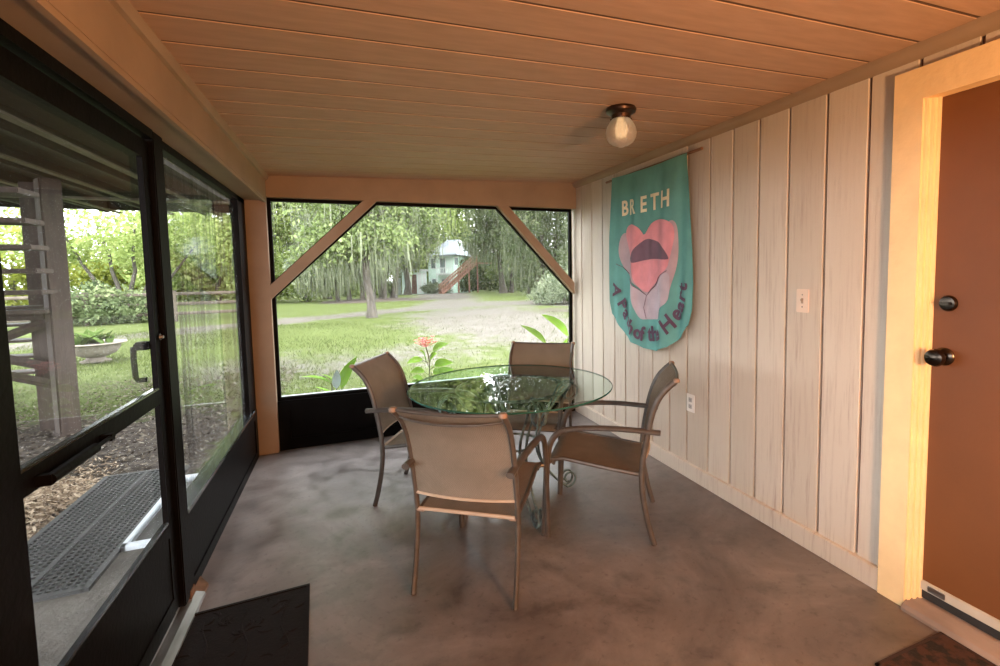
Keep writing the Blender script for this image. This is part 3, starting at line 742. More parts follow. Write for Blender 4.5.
for (x0, y0, x1, y1) in ((-.20,-.39,-.185,.39),(.165,-.39,.18,.39),(-.20,.375,.18,.39),(-.20,-.39,.18,-.375)):
    MB().box(x0, y0, 0, x1, y1, .009, bev=.002).build('binding', M('dark_binding', (.03,.015,.012,1), .9, .2), rg)

# ------------------------------------------------------------------ the yard
GZ = -.15
def gz(x, y):
    return GZ - max(0, min(1.2, (y-28)*.031))
def smoothstep(a, b, x): 
    t_ = np.clip((x-a)/(b-a), 0, 1); return t_*t_*(3-2*t_)
xs = np.concatenate([np.linspace(-60,-14,24)[:-1], np.linspace(-14,16,101), np.linspace(16,70,28)[1:]])
ys = np.concatenate([np.linspace(-14,1,16)[:-1], np.linspace(1,34,133), np.linspace(34,110,39)[1:]])
X, Y = np.meshgrid(xs, ys, indexing='ij')
Z = np.vectorize(gz)(X, Y) + .02*np.sin(X*1.3+.4*Y)*np.cos(Y*1.1)*smoothstep(5, 8, Y)
# carve nothing under the porch slab; sand: the drive and the bare patches
drive_y = 18.6 + (X+2.1)*1.0
drive = np.exp(-((Y-(18.3 + .75*np.clip(X+2.1,-20,8) - .03*np.clip(X,0,12)**2))/(1.3+.09*np.clip(X,0,12)*2))**2)
field = np.exp(-(((X-4.2-.12*(Y-14))/(2.6+.10*(Y-10)))**2 + ((Y-15)/7.5)**2))
near_ = .62*np.exp(-(((X-.2)/4.0)**2 + ((Y-9.3)/2.3)**2))
to_house = np.exp(-(((X-(5.0+.17*(Y-26)))/(2.2+.04*(Y-24)))**2)) * smoothstep(19, 25, Y) * (1-smoothstep(58, 64, Y))
sand = np.clip(np.maximum.reduce([drive*.95, field*1.0, near_, to_house*.95]), 0, 1)
island = np.exp(-(((X-2.5)/3.2)**2 + ((Y-28.5)/3.0)**2)); sand = sand*(1-.85*island)
lit = np.maximum.reduce([smoothstep(8.2, 5.2, Y)*smoothstep(-.9, -1.4, X)*.95, np.exp(-(((X-1.3)/3.4)**2+((Y-31)/1.6)**2))*.8, np.exp(-(((X-8.5)/4.5)**2+((Y-17.5)/2.2)**2))*.62])
lit = np.maximum(lit, .9*smoothstep(-.5,-3,Y))
n0, n1_ = X.shape
V = np.stack([X.ravel(), Y.ravel(), Z.ravel()], 1)
I, J = np.meshgrid(np.arange(n0-1), np.arange(n1_-1), indexing='ij'); idx = (I*n1_+J).ravel()
F = np.stack([idx, idx+n1_, idx+n1_+1, idx+1], 1)
g_o = raw('ground', V, F, GROUND); struct(g_o, 'grass and sandy driveway of the yard')
for nm, arr in (('sand', sand), ('litter', lit)):
    a_ = g_o.data.attributes.new(nm, 'FLOAT', 'POINT'); a_.data.foreach_set('value', arr.astype(np.float32).ravel())
g_o.data.polygons.foreach_set('use_smooth', [True]*len(g_o.data.polygons))

NP = np.random.default_rng(3)
def blades(name, n, xr, yr, hmin, hmax, wid, m_, keep=None):
    x = NP.uniform(*xr, n*3); y_ = NP.uniform(*yr, n*3)
    if keep is not None:
        k_ = keep(x, y_) > NP.random(n*3); x, y_ = x[k_], y_[k_]
    x, y_ = x[:n], y_[:n]; n = len(x)
    z = np.full(n, GZ) - .01
    h_ = NP.uniform(hmin, hmax, n); a = NP.uniform(0, 2*PI, n); lean = NP.uniform(.2,.9,n)*h_; la = NP.uniform(0, 2*PI, n)
    dx, dy = np.cos(a)*wid/2, np.sin(a)*wid/2
    p0 = np.stack([x-dx, y_-dy, z],1); p1 = np.stack([x+dx, y_+dy, z],1); p2 = np.stack([x+lean*np.cos(la), y_+lean*np.sin(la), z+h_],1)
    return raw(name, np.stack([p0,p1,p2],1).reshape(-1,3), np.arange(3*n).reshape(-1,3), m_, rnd=NP.random(n))
GRASSM = leaf_mat('grass_blades', [(0,(.05,.065,.02)),(.55,(.09,.115,.035)),(1,(.14,.16,.07))], .3)
def grass_keep(x, y_):
    s = np.exp(-(((x-4.2-.12*(y_-14))/(2.6+.10*(y_-10)))**2 + ((y_-15)/7.5)**2))
    return np.clip(.75 - s*1.1 - .3*np.exp(-((y_-9.3)/1.8)**2), .08, 1) * ((x > -.7) | (y_ > 7)) 
tag(blades('grass', 42000, (-7, 7.5), (4.9, 17), .03, .085, .012, GRASSM, grass_keep), 'short patchy lawn grass beyond the far screens', 'grass', kind='stuff')

# --- trees
def foliage(blobs, n, size, clump=.45, per=45, flat=.8):
    """leaf quads gathered in clumps inside the crown's ellipsoids"""
    Vs = []; Rn = []; centers = []
    W = np.array([b[6] if len(b) > 6 else (b[3]*b[4]*b[5])**.5 for b in blobs], float); W /= W.sum()
    for b_, w_ in zip(blobs, W):
        nc = max(3, int(n*w_/per))
        d = NP.normal(size=(nc,3)); d /= np.linalg.norm(d, axis=1)[:,None]
        rad = (.45+.55*NP.random(nc)**.6)[:,None]
        cc = np.array(b_[:3]) + d*rad*np.array(b_[3:6])
        centers.append(cc)
        cnt = per
        p = cc[:,None,:] + NP.normal(size=(nc,cnt,3))*np.array([clump, clump, clump*.7])
        p = p.reshape(-1,3); m_ = len(p)
        a = NP.normal(size=(m_,3)); a /= np.linalg.norm(a,axis=1)[:,None]
        b2 = NP.normal(size=(m_,3)); b2[:,2] *= flat; b2 -= a*(a*b2).sum(1)[:,None]; b2 /= np.linalg.norm(b2,axis=1)[:,None]
        s = size*NP.uniform(.55,1.35,m_)[:,None]
        q = np.stack([p-a*s*.5, p+b2*s*.28, p+a*s*.5, p-b2*s*.28],1)
        Vs.append(q.reshape(-1,3)); Rn.append(np.clip(np.repeat(NP.normal(.5,.2,nc),cnt)+NP.normal(0,.14,m_),0,1))
    V_ = np.concatenate(Vs); 
    return V_, np.arange(len(V_)).reshape(-1,4), np.concatenate(Rn), np.concatenate(centers)
def moss(centers, n, lmin, lmax, wid, zmin):
    c_ = centers[NP.integers(0, len(centers), n)] + NP.normal(size=(n,3))*np.array([.35,.35,.2])
    L_ = NP.uniform(lmin, lmax, n); L_ = np.minimum(L_, np.maximum(.15, c_[:,2]-zmin))
    a = NP.uniform(0, PI, n); dx = np.cos(a)*wid/2*NP.uniform(.5,1.5,n); dy = np.sin(a)*wid/2
    segs = 3; rows = []
    sway = NP.normal(size=(n,2))*.05
    for k_ in range(segs+1):
        t_ = k_/segs; w_ = (1-.75*t_)*(1+.3*math.sin(t_*5))
        cx = c_[:,0]+sway[:,0]*t_*L_+.02*NP.normal(size=n); cy = c_[:,1]+sway[:,1]*t_*L_; cz = c_[:,2]-L_*t_
        rows.append(np.stack([np.stack([cx-dx*w_,cy-dy*w_,cz],1), np.stack([cx+dx*w_,cy+dy*w_,cz],1)],1))
    V_ = np.stack(rows,1).reshape(n,-1,3)
    f = np.array([[2*k_,2*k_+1,2*k_+3,2*k_+2] for k_ in range(segs)])
    F_ = (np.arange(n)[:,None,None]*(2*(segs+1)) + f[None]).reshape(-1,4)
    return V_.reshape(-1,3), F_, np.repeat(NP.random(n), segs)
def lm(name, dark, mid, light, tr=.35): return leaf_mat(name, [(0,dark),(.5,mid),(1,light)], tr)
L_OAK = lm('oak_leaves', (0.0808, 0.1094, 0.0428), (0.1807, 0.2378, 0.0904), (0.3424, 0.3994, 0.1807))
L_BRIGHT = lm('bright_leaves', (0.1237, 0.1712, 0.0523), (0.2853, 0.3614, 0.1141), (0.4755, 0.5231, 0.2282), .45)
L_DARK = lm('dark_leaves', (0.0634, 0.0898, 0.046), (0.1438, 0.1841, 0.092), (0.2877, 0.3337, 0.1726))
L_YELLOW = lm('yellow_lit_green_leaves', (0.12, 0.15, 0.0263), (0.27, 0.3, 0.0562), (0.435, 0.435, 0.12), .45)  # green leaves with the low sun's yellow light mixed into their colour
L_GREY = lm('grey_green_leaves', (0.0951, 0.1189, 0.0761), (0.2092, 0.2473, 0.1569), (0.3614, 0.3994, 0.2663))
MOSS = leaf_mat('spanish_moss', [(0,(.09,.105,.06)),(.5,(.16,.18,.11)),(1,(.25,.27,.18))], .25)
def limb(p0, p1, r0, r1, wob=.15, n=7, seed=0):
    rr = random.Random(seed); P0, P1 = Vector(p0), Vector(p1); out = []; rs = []
    for i in range(n):
        t_ = i/(n-1); q = P0.lerp(P1, t_); k_ = math.sin(PI*t_)*wob
        out.append(q + Vector((rr.uniform(-k_,k_), rr.uniform(-k_,k_), 0))); rs.append(r0+(r1-r0)*t_**.8)
    rs[0] *= 1.45; rs[1] *= 1.1
    return out, rs
def tree(name, x, y_, label, cat, limbs, blobs, nleaf, size, leafm, nm=0, ml=(.6,1.8), mw_=.05, clump=.45, group=None, zmin=.3, per=45, tops=None, ntop=7000, ts=.5):
    z = gz(x, y_)
    e_ = tag(empty(name, (x, y_, z)), label, cat, group)
    if limbs:
        t_ = MB()
        for i, (p0, p1, r0, r1) in enumerate(limbs):
            pts, rs = limb(p0, p1, r0, r1, .12*(Vector(p1)-Vector(p0)).length*.25, 7, i+int(x*10)); t_.tube(pts, rs, 9)
        t_.build('trunk', BARK, e_, smooth=True)
    V_, F_, rn, cs = foliage(blobs, nleaf, size, clump, per)
    if tops:                                                   # the high crown, leafed more coarsely
        V2, F2, rn2, cs2 = foliage(tops, ntop, ts, .7, 40); V_ = np.concatenate([V_, V2]); rn = np.concatenate([rn, rn2])
    keep_ = V_.reshape(-1,4,3)[:,:,2].min(1) > .02
    V_ = V_.reshape(-1,4,3)[keep_].reshape(-1,3); rn = rn[keep_]; F_ = np.arange(len(V_)).reshape(-1,4)
    raw('foliage', V_, F_, leafm, e_, rn)
    if nm:
        V_, F_, rn = moss(cs, nm, ml[0], ml[1], mw_, zmin); raw('hanging_moss', V_, F_, MOSS, e_, rn)
    return e_
# the oak by the drive and the island of trunks behind it
tree('oak_tree', .74, 17.95, 'mossy oak with the lone grey trunk by the sandy drive', 'tree',
     [((0,0,0),(-.10,.1,2.4),.145,.12), ((-.10,.1,2.3),(-1.6,.6,5.2),.10,.04), ((-.10,.1,2.3),(1.2,.3,5.6),.10,.04), ((-.1,.1,2.2),(.2,-.8,5.5),.08,.04)],
     [(-.9,.2,4.4,1.7,1.4,1.1), (.7,0,4.9,1.6,1.4,1.2), (0,-.2,6.3,2.4,1.9,1.5), (-.7,.1,2.9,1.0,.8,.75,2.2), (.35,.1,2.9,.8,.8,.6,1.8), (-1.5,.2,2.5,.7,.6,.6,1.2)], 15000, .17, L_OAK, 900, (.5,1.7), .035, .3, zmin=1.0, tops=[(0,.5,8.6,3.2,2.4,2.0), (.5,1,11.5,3.4,2.6,2.2)], ts=.4)
tree('oak_tree', 2.25, 30.2, 'twin-stemmed oak right of the lone trunk on the bare island', 'tree',
     [((-.35,0,0),(-.5,0,3.4),.17,.12), ((.25,.2,0),(.75,.3,3.6),.19,.12), ((-.5,0,3.2),(-1.4,0,6),.12,.05), ((.7,.3,3.2),(2,.2,6.5),.12,.05)],
     [(-.8,0,5.2,2.2,2,1.3), (1.4,0,5.2,2.0,2,1.4), (0,0,7.4,3.2,2.6,1.8), (1.7,.2,3.6,1.3,1.2,.8)], 9000, .24, L_OAK, 1100, (.6,2.0), .05, .4, zmin=2.2, tops=[(.5,.5,10.8,4,3,2.4), (0,1,14.5,4.2,3,2.8)])
tree('oak_tree', .55, 29.6, 'mossy cluster of thin oak stems left behind the lone trunk', 'tree',
     [((-1.1,0,0),(-1.5,0,3.6),.10,.06), ((-.5,.3,0),(-.6,.2,3.8),.11,.07), ((.2,-.2,0),(.2,0,4.0),.11,.07), ((.8,.2,0),(1.1,.2,3.8),.13,.08), ((1.4,0,0),(1.9,.2,3.9),.11,.07)],
     [(-1.3,0,4.2,1.7,1.4,1.5), (.6,0,4.6,1.9,1.5,1.5), (-.2,0,6.8,3.0,2.4,1.8), (-.9,-.4,2.3,1.3,.9,.9,2.4), (1.0,-.3,2.7,1.2,.9,.8,1.8), (-2.4,-.2,1.9,.9,.7,.9,1.4)], 14000, .22, L_GREY, 1500, (.8,2.4), .05, .38, zmin=.35, tops=[(-.8,.5,10,4,3,2.4), (-1,1,14,4.2,3,2.8)])
MB().lathe([(3.6,-.1),(3.0,.03),(1.8,.12),(0,.16)], (0,0,0), 40).build('trunk_mound', EARTH, None, smooth=True)
mo = bpy.data.objects['trunk_mound']; mo.location = (1.6, 29.9, GZ-.05); mo.scale = (1, .8, 1); tag(mo, 'low brown mound of leaf litter under the oak cluster', 'mound')
# left of the cluster
tree('leafy_shrub', -2.6, 36, 'large pale green shrub at the lawn edge left of the oaks', 'shrub', [((0,0,0),(.1,0,2),.12,.06)],
     [(0,0,1.7,2.6,1.6,1.6), (-2.4,.4,1.4,1.7,1.3,1.3), (2.3,.3,2.0,1.8,1.3,1.8)], 9000, .26, L_BRIGHT, 0, clump=.35)
tree('broadleaf_tree', -5.2, 33, 'bright green tree behind the left brace, trunk at the lawn edge', 'tree',
     [((0,0,0),(.2,0,3.2),.25,.16), ((.2,0,3),(-1.4,0,6.4),.14,.05), ((.2,0,3),(1.7,0,6.6),.14,.05)],
     [(-1.2,0,4.9,2.2,1.9,1.7), (1.6,0,5.4,2.0,1.8,1.6), (.2,0,7.6,3.2,2.4,1.9), (-.2,-.6,3.0,1.6,1.2,.9)], 12000, .25, L_BRIGHT, 500, (.6,1.7), .06, .4, zmin=1.2, tops=[(0,.6,11,4,3,2.6), (0,1,15,4,3,2.8)])
tree('moss_draped_tree', -1.6, 44, 'pale tree hung with curtains of grey moss above the left brace', 'tree',
     [((0,0,0),(0,0,5),.3,.2), ((0,0,4.6),(-3,0,9),.16,.06), ((0,0,4.6),(3,0,9),.16,.06)],
     [(-3,0,8.2,3.2,2.4,2.4), (2.6,0,8.4,3.2,2.4,2.4), (0,0,10.5,4.5,3,2.4), (0,0,6.0,3.6,2,1.2)], 12000, .36, L_GREY, 1800, (1.2,3.6), .09, .6, zmin=3, tops=[(0,1,15,7,4,4), (-3,1,20,6,4,3.5), (4,1,20,6,4,3.5)], ntop=12000, ts=.75)
tree('background_tree', -10.5, 46, 'hazy green tree behind the bright tree at far left of the screens', 'tree',
     [((0,0,0),(0,0,5),.3,.2)], [(0,0,7.5,4.4,3,3.2), (2.8,0,5,3,2.4,2.2), (-3,0,4.8,3,2.4,2.2), (0,0,2.6,3.6,2,1.6), (0,1,13,5,3.5,3.5), (1,1,18,5,3.5,3)], 17000, .42, L_BRIGHT, 0, clump=.6)
# behind and around the house
tree('background_tree', 6.2, 56, 'yellow-green moss-hung tree standing behind the small shed', 'tree',
     [((0,0,0),(0,0,6),.35,.2)], [(0,0,8.6,4.6,2.6,3.4), (-3.2,0,6.2,3,2.2,2.2), (2.6,3.5,9.5,3.6,2.4,3.0), (0,1,12.4,5,3,2.6), (-1,1,4.4,3.2,2,1.6)], 15000, .42, L_BRIGHT, 1800, (1.2,3.4), .10, .6, zmin=2.5, tops=[(0,1,12.4,5,3,2.6), (1,1,17,6,4,4)], ntop=9000, ts=.85)
tree('background_tree', 13, 76, 'tall bright tree rising behind the mint house roof', 'tree',
     [((0,0,0),(0,0,8),.45,.25)], [(0,0,11,6,4,4.2), (-5,0,9,4.4,3,3.2), (6,0,10.5,4.6,3,3.6), (0,0,16,8,4,3.6), (0,0,5.5,8,3,2.4)], 15000, .6, L_BRIGHT, 900, (1.5,4), .13, .85, zmin=3, tops=[(0,0,16,8,4,4), (0,0,23,9,5,5)], ntop=11000, ts=1.1)
tree('background_tree', 2.2, 62, 'tall dim tree between the oak crown and the shed', 'tree',
     [((0,0,0),(0,0,8),.4,.25)], [(0,0,10,5,3,4), (-4.5,0,7.6,4,3,3.2), (0,0,5,5,3,2.4), (0,0,14.5,6,3,3)], 13000, .5, L_OAK, 900, (1.2,3.4), .12, .7, zmin=3, tops=[(0,0,14.5,6,3,3), (0,1,20,7,4,4), (5,1,18,5,4,4)], ntop=12000, ts=.9)
tree('oak_tree', 14.2, 45.5, 'dark leaning oak spreading over the brown stairs of the house', 'tree',
     [((0,0,0),(-.3,0,4),.34,.22), ((-.3,0,3.6),(-3.2,-.5,6.2),.18,.07), ((-.2,0,3.8),(2.6,0,7.6),.18,.07), ((.9,.4,0),(1.3,.4,4.5),.22,.13)],
     [(-2.4,-.4,5.0,1.9,1.5,1.0), (-.4,0,6.0,2.6,2,1.6), (2.2,0,6.6,2.8,2.2,2.0), (0,0,8.6,4.2,2.6,2.2), (1.6,0,4.0,2.0,1.6,1.2)], 13000, .28, L_DARK, 1800, (.8,2.6), .07, .42, zmin=.9)
tree('forest_tree', 13.6, 34, 'dark moss-hung forest tree right of the house stairs', 'tree',
     [((0,0,0),(.1,0,4.5),.28,.18), ((.9,.3,0),(1.4,.3,4.5),.16,.1), ((-.8,.5,0),(-1.2,.5,4.5),.14,.09)],
     [(0,0,5.0,2.8,2,1.7), (0,0,8,3.8,2.6,2.4), (-1.6,0,3.0,1.7,1.4,1.2), (1.7,0,2.6,1.8,1.4,1.4), (.2,-.3,1.1,2.2,1.2,.9)], 14000, .22, L_DARK, 1400, (.8,2.6), .055, .38, zmin=.1, tops=[(0,.5,12,4.4,3,2.8), (0,.5,16,4,3,2.6)])
tree('forest_tree', 17.6, 35, 'forest tree with pale stems seen under the right brace', 'tree',
     [((0,0,0),(.3,0,5),.26,.16), ((-.9,-.3,0),(-1.1,0,4.5),.12,.08), ((1.2,0,0),(1.0,0,5),.14,.09)],
     [(0,0,4.6,2.6,2,1.8), (0,0,7.8,3.6,2.6,2.4), (-1.8,-.4,2.3,1.8,1.4,1.4), (1.6,-.4,2.0,1.8,1.4,1.4), (0,-.8,.9,2.2,1.2,.8)], 14000, .22, L_OAK, 1100, (.8,2.4), .055, .38, zmin=.1, tops=[(0,.5,11.5,4.2,3,2.8), (0,.5,15.5,4,3,2.6)])
tree('forest_tree', 15.6, 27.5, 'grey-green forest tree showing in the right triangular screen', 'tree',
     [((0,0,0),(.2,0,4),.22,.14), ((.8,.2,0),(1.2,.2,4),.13,.08)],
     [(0,0,4.4,2.4,2,1.8), (0,0,7.0,3.0,2.3,2.0), (-1.5,-.2,2.1,1.6,1.3,1.3), (1.5,-.2,2.2,1.7,1.3,1.4), (0,-.6,.8,2.0,1.1,.7)], 14000, .19, L_GREY, 1800, (.7,2.2), .045, .34, zmin=.1)
tree('forest_tree', 20.5, 29, 'rightmost forest tree beyond the bushes, against the wall edge', 'tree',
     [((0,0,0),(.2,0,4.5),.25,.15)], [(0,0,5,3,2.2,2.2), (0,0,8,3.6,2.6,2.2), (0,-.4,2.2,2.6,1.6,1.8)], 10000, .22, L_DARK, 1200, (.7,2.2), .05, .38, zmin=.1)
tree('background_tree', 23, 52, 'tall dark tree at the back of the forest on the right', 'tree',
     [((0,0,0),(0,0,7),.4,.25)], [(0,0,9,7,3,4), (0,0,14,8,4,4), (-6,0,6.5,4,3,3.4), (5,0,5,5,3,3.4), (-1,0,3,6,2,2)], 14000, .48, L_DARK, 800, (1,3), .1, .7, zmin=1)
tree('leafy_shrub', 9.4, 20.6, 'grey-green bush at the lawn edge under the right brace', 'shrub', [((0,0,0),(.1,0,1),.06,.03)],
     [(0,0,.75,1.2,.9,.75), (1.3,.2,.9,1.2,.9,.9), (-.8,.3,.45,.7,.6,.45)], 9000, .12, L_GREY, 0, clump=.16)
tree('leafy_shrub', 12.6, 23, 'dark bush between the grey-green bush and the forest trees', 'shrub', None,
     [(0,0,.9,1.5,1,.9), (1.6,.2,1.2,1.5,1,1.2), (-1.6,.6,.7,1.1,.8,.7)], 8000, .14, L_DARK, 0, clump=.2)
# left of the porch, seen through the storm door
tree('round_shrub', -7.75, 20.4, 'dark rounded shrub under the many-stemmed tree left of the fence', 'shrub', None,
     [(0,0,.62,1.25,1.0,.72), (.7,.1,.55,.8,.7,.6), (-.7,0,.5,.7,.6,.55)], 7000, .13, L_DARK, 0, clump=.17)
tree('many_stemmed_tree', -7.6, 22, 'many-stemmed spreading tree behind the dark round shrub', 'tree',
     [((0,0,0),(-1.6,0,3.2),.10,.03), ((.1,0,0),(-.6,0,3.6),.10,.03), ((.2,0,0),(.5,0,3.6),.10,.03), ((.3,0,0),(1.5,0,3.3),.10,.03), ((.3,0,0),(2.3,0,2.7),.08,.03)],
     [(0,0,3.6,2.9,1.8,1.0), (-1.9,0,2.9,1.4,1.2,.8), (2.1,0,2.9,1.4,1.2,.8), (0,0,2.4,1.6,1.2,.5)], 6500, .16, L_BRIGHT, 0, clump=.24, per=30)
for x, y_, lb, lmm, sc in ((-21, 44, 'yellow-lit tree behind the stairs at the far left', L_YELLOW, 1.0), (-14.5, 47, 'yellow-green tree beyond the fence behind the many-stemmed tree', L_YELLOW, .95), (-27, 40, 'yellow-lit tree at the left edge beyond the stairs', L_YELLOW, .9), (-8.6, 41, 'soft green tree beyond the fence seen through the streaked pane', L_BRIGHT, 1.0)):
    tree('background_tree', x, y_, lb, 'tree', [((0,0,0),(0,0,3*sc),.2,.12)],
         [(0,0,4.2*sc,3.6*sc,2.2,1.9*sc), (-2.6*sc,0,2.6*sc,2.4*sc,1.8,1.7*sc), (2.7*sc,0,2.7*sc,2.4*sc,1.8,1.8*sc), (0,0,1.4,3.4,1.4,1.3)], 8500, .34, lmm, 0, clump=.5)

for x, y_, lb, lmm, sc in ((-15, 58, 'far hedge at the back of the lawn behind the bright tree', L_BRIGHT, 1.2), (-4.5, 60, 'far leafy hedge behind the pale green shrub', L_BRIGHT, 1.2), (5.0, 68, 'far leafy hedge between the oak island and the shed', L_OAK, 1.2), (20, 72, 'far thicket behind the mint house', L_BRIGHT, 1.3), (17.5, 64, 'far bushes in the gap right of the brown house stairs', L_DARK, 1.0), (26, 62, 'far thicket at the back of the forest behind the house stairs', L_OAK, 1.3), (34, 55, 'far thicket at the right end of the forest', L_DARK, 1.3)):
    tree('leafy_shrub', x, y_, lb, 'shrub', None, [(-4*sc,0,2.0,3.2*sc,1.6,2.3), (0,.6,2.6,3.4*sc,1.6,2.8), (4*sc,0,2.0,3.2*sc,1.6,2.4)], 15000, .45, lmm, 0, clump=.5)
# fence
fe = tag(empty('rail_fence', (-8.0, 20, GZ)), 'weathered three-rail fence across the lawn on the left', 'fence')
A0, A1 = Vector((-9.0,-1.5,0)), Vector((4.6,.9,0))
for z_ in (.95, .60, .26):
    MB().tube([A0+Vector((0,0,z_)), A0.lerp(A1,.5)+Vector((0,0,z_+.02)), A1+Vector((0,0,z_))], .055, 6, flat=.45, up=(0,0,1)).build('rail', FENCEW, fe)
for i in range(7):
    p = A0.lerp(A1, i/6); MB().box(p.x-.07, p.y-.02, -.1, p.x+.07, p.y+.12, 1.08, bev=.01).build('post', FENCEW, fe)

# --- house, stairs and shed in the distance
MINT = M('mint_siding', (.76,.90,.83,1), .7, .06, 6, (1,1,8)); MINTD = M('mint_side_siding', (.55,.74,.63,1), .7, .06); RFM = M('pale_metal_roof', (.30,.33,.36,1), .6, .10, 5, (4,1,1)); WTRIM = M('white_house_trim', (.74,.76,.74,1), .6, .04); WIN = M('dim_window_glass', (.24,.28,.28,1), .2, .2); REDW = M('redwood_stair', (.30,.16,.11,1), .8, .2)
HO = Vector((10.6, 62, -1.2))
hs = tag(empty('mint_house', HO), 'small two-storey mint green house with a pale roof and brown stairs', 'house')
def H(mb, name, m_, par=None, **kw):
    o = mb.build(name, m_, par or hs, **kw)
    if par is None: o.location = -HO
    return o
a_, b2, c2 = Vector((9.55,62.4,0)), Vector((12.45,60.9,0)), Vector((16.0,66.2,0)); d2 = a_ + (c2-b2)
zb, ze = -1.3, 3.75
def wallq(p, q, z0, z1, th_=.15):
    n_ = (q-p).cross(Vector((0,0,1))).normalized()*th_
    vs = [p+Vector((0,0,z0)), q+Vector((0,0,z0)), q+Vector((0,0,z1)), p+Vector((0,0,z1))]; vs = vs + [v-n_ for v in vs]
    return vs, [(0,1,2,3),(7,6,5,4),(0,4,5,1),(1,5,6,2),(2,6,7,3),(3,7,4,0)]
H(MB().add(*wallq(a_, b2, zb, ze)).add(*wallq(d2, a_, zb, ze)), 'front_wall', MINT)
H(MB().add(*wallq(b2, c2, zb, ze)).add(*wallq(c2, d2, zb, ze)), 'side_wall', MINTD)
E1, E2, E3, E4 = Vector((8.85,61.9,3.45)), Vector((12.7,60.0,3.78)), Vector((17.0,66.0,3.7)), Vector((12.9,68.5,3.5))
R1, R2 = Vector((12.4,64.2,5.7)), Vector((14.3,65.4,5.9))
dn = Vector((0,0,-.16)); rv = [E1,E2,E3,E4,R1,R2] 
H(MB().add(rv + [v+dn for v in rv], [(0,1,5,4),(1,2,5),(2,3,4,5),(3,0,4),(6,7,1,0),(7,8,2,1),(8,9,3,2),(9,6,0,3),(9,8,7,6)]), 'roof', RFM)
u_ = (b2-a_).normalized(); nrm = u_.cross(Vector((0,0,1))).normalized()
def facing(s0, s1, z0, z1, out, base=a_, uu=u_, nn=nrm):
    p, q = base+uu*s0+nn*out, base+uu*s1+nn*out
    return wallq(p, q, z0, z1, .06)
bl = MB()
bl.add(*facing(1.35, 3.25, 1.15, 1.30, 1.0)); bl.add(*facing(1.35, 3.25, 1.95, 2.05, 1.0))
for i in range(9): bl.add(*facing(1.37+i*.225, 1.43+i*.225, 1.3, 1.95, 1.0))
p, q = a_+u_*1.35, a_+u_*3.25
bl.add([p+Vector((0,0,1.15)), q+Vector((0,0,1.15)), q+nrm*1.0+Vector((0,0,1.15)), p+nrm*1.0+Vector((0,0,1.15))], [(0,1,2,3)])
for s in (1.4, 3.2): bl.add(*facing(s-.06, s+.06, -1.3, 1.15, .98))
H(bl, 'balcony', WTRIM)
for s0, s1, z0, z1 in ((.45,.95,2.0,3.2), (1.6,2.2,1.4,3.2), (1.75,2.15,-.35,.55), (2.35,2.75,-.35,.55), (.5,.95,-.9,.6)):
    wf = H(MB().add(*facing(s0-.08, s1+.08, z0-.08, z1+.08, .05)), 'window_frame', WTRIM)
    o = MB().add(*facing(s0, s1, z0, z1, .09)).build('window_pane', WIN, wf)
u3 = (c2-b2).normalized(); n3_ = u3.cross(Vector((0,0,1))).normalized()
wf = H(MB().add(*facing(.3,1.5,2.3,3.4,.05,b2,u3,n3_)), 'window_frame', WTRIM); MB().add(*facing(.4,1.4,2.4,3.3,.09,b2,u3,n3_)).build('window_pane', WIN, wf)
st = tag(empty('outdoor_stairs', (11.6, 57, -1.1)), 'red-brown wooden stairs with railing rising beside the mint house', 'stairs'); SO2 = Vector((-11.6,-57,1.1))
S0, S1 = Vector((10.2,56.6,-1.1)), Vector((14.9,58.4,2.5))
sm = MB()
for off in (0, 1.1):
    o_ = Vector((-.25,.6,0))*off
    sm.tube([S0+o_, S1+o_], .12, 4)
o = sm.build('stringer', REDW, st); o.location = SO2
for i in range(15):
    t_ = (i+.5)/15; p = S0.lerp(S1, t_)
    o = MB().box(p.x-.16, p.y-.05, p.z+.05, p.x+.16, p.y+.75, p.z+.12).build('tread', REDW, st); o.location = SO2
for off in (0, 1.1):
    o_ = Vector((-.25,.6,0))*off; rl = MB()
    rl.tube([S0+o_+Vector((0,0,1.0)), S1+o_+Vector((0,0,1.0))], .07, 5); rl.tube([S0+o_+Vector((0,0,.55)), S1+o_+Vector((0,0,.55))], .045, 5)
    for i in range(22):
        p = S0.lerp(S1, i/21)+o_; rl.tube([p, p+Vector((0,0,1.0))], .04, 4)
    o = rl.build('railing', REDW, st); o.location = SO2
for t_ in (0,.45,.75,1.0):
    p = S0.lerp(S1, t_); o = MB().box(p.x-.08, p.y-.08, -1.4, p.x+.08, p.y+.08, p.z+1.05).build('post', REDW, st); o.location = SO2
o = MB().box(14.7, 57.6, 2.45, 17.2, 61, 2.6).build('landing', REDW, st); o.location = SO2
sh = tag(empty('garden_shed', (7.6, 60, -1.1)), 'low flat-roofed white and mint shed left of the house', 'shed'); SH = Vector((-7.6,-60,1.1))
o = MB().box(6.35, 60, -1.3, 8.95, 63, 1.65).build('wall', MINT, sh); o.location = SH
o = MB().box(6.2, 59.75, 1.62, 9.1, 63.2, 1.86).build('roof', WTRIM, sh); o.location = SH
dr = MB().box(7.15, 59.93, -1.1, 7.75, 60.02, 1.25).build('doorway', M('brown_doorway', (.14,.075,.055,1), .8, .3, 4), sh); dr.location = SH
for x0, x1 in ((6.45,7.05),(7.85,8.35),(8.45,8.85)):
    o = MB().box(x0, 59.95, -1.05, x1, 60.0, 1.45, bev=.01).build('panel', WTRIM, sh); o.location = SH
gb = tag(MB().box(5.45, 60.2, -1.3, 5.95, 61, .75, bev=.04).box(5.4, 60.15, .75, 6.0, 61.05, .85).build('utility_cabinet', M('grey_cabinet', (.33,.36,.33,1), .7, .1)), 'narrow grey cabinet standing left of the white shed', 'cabinet')
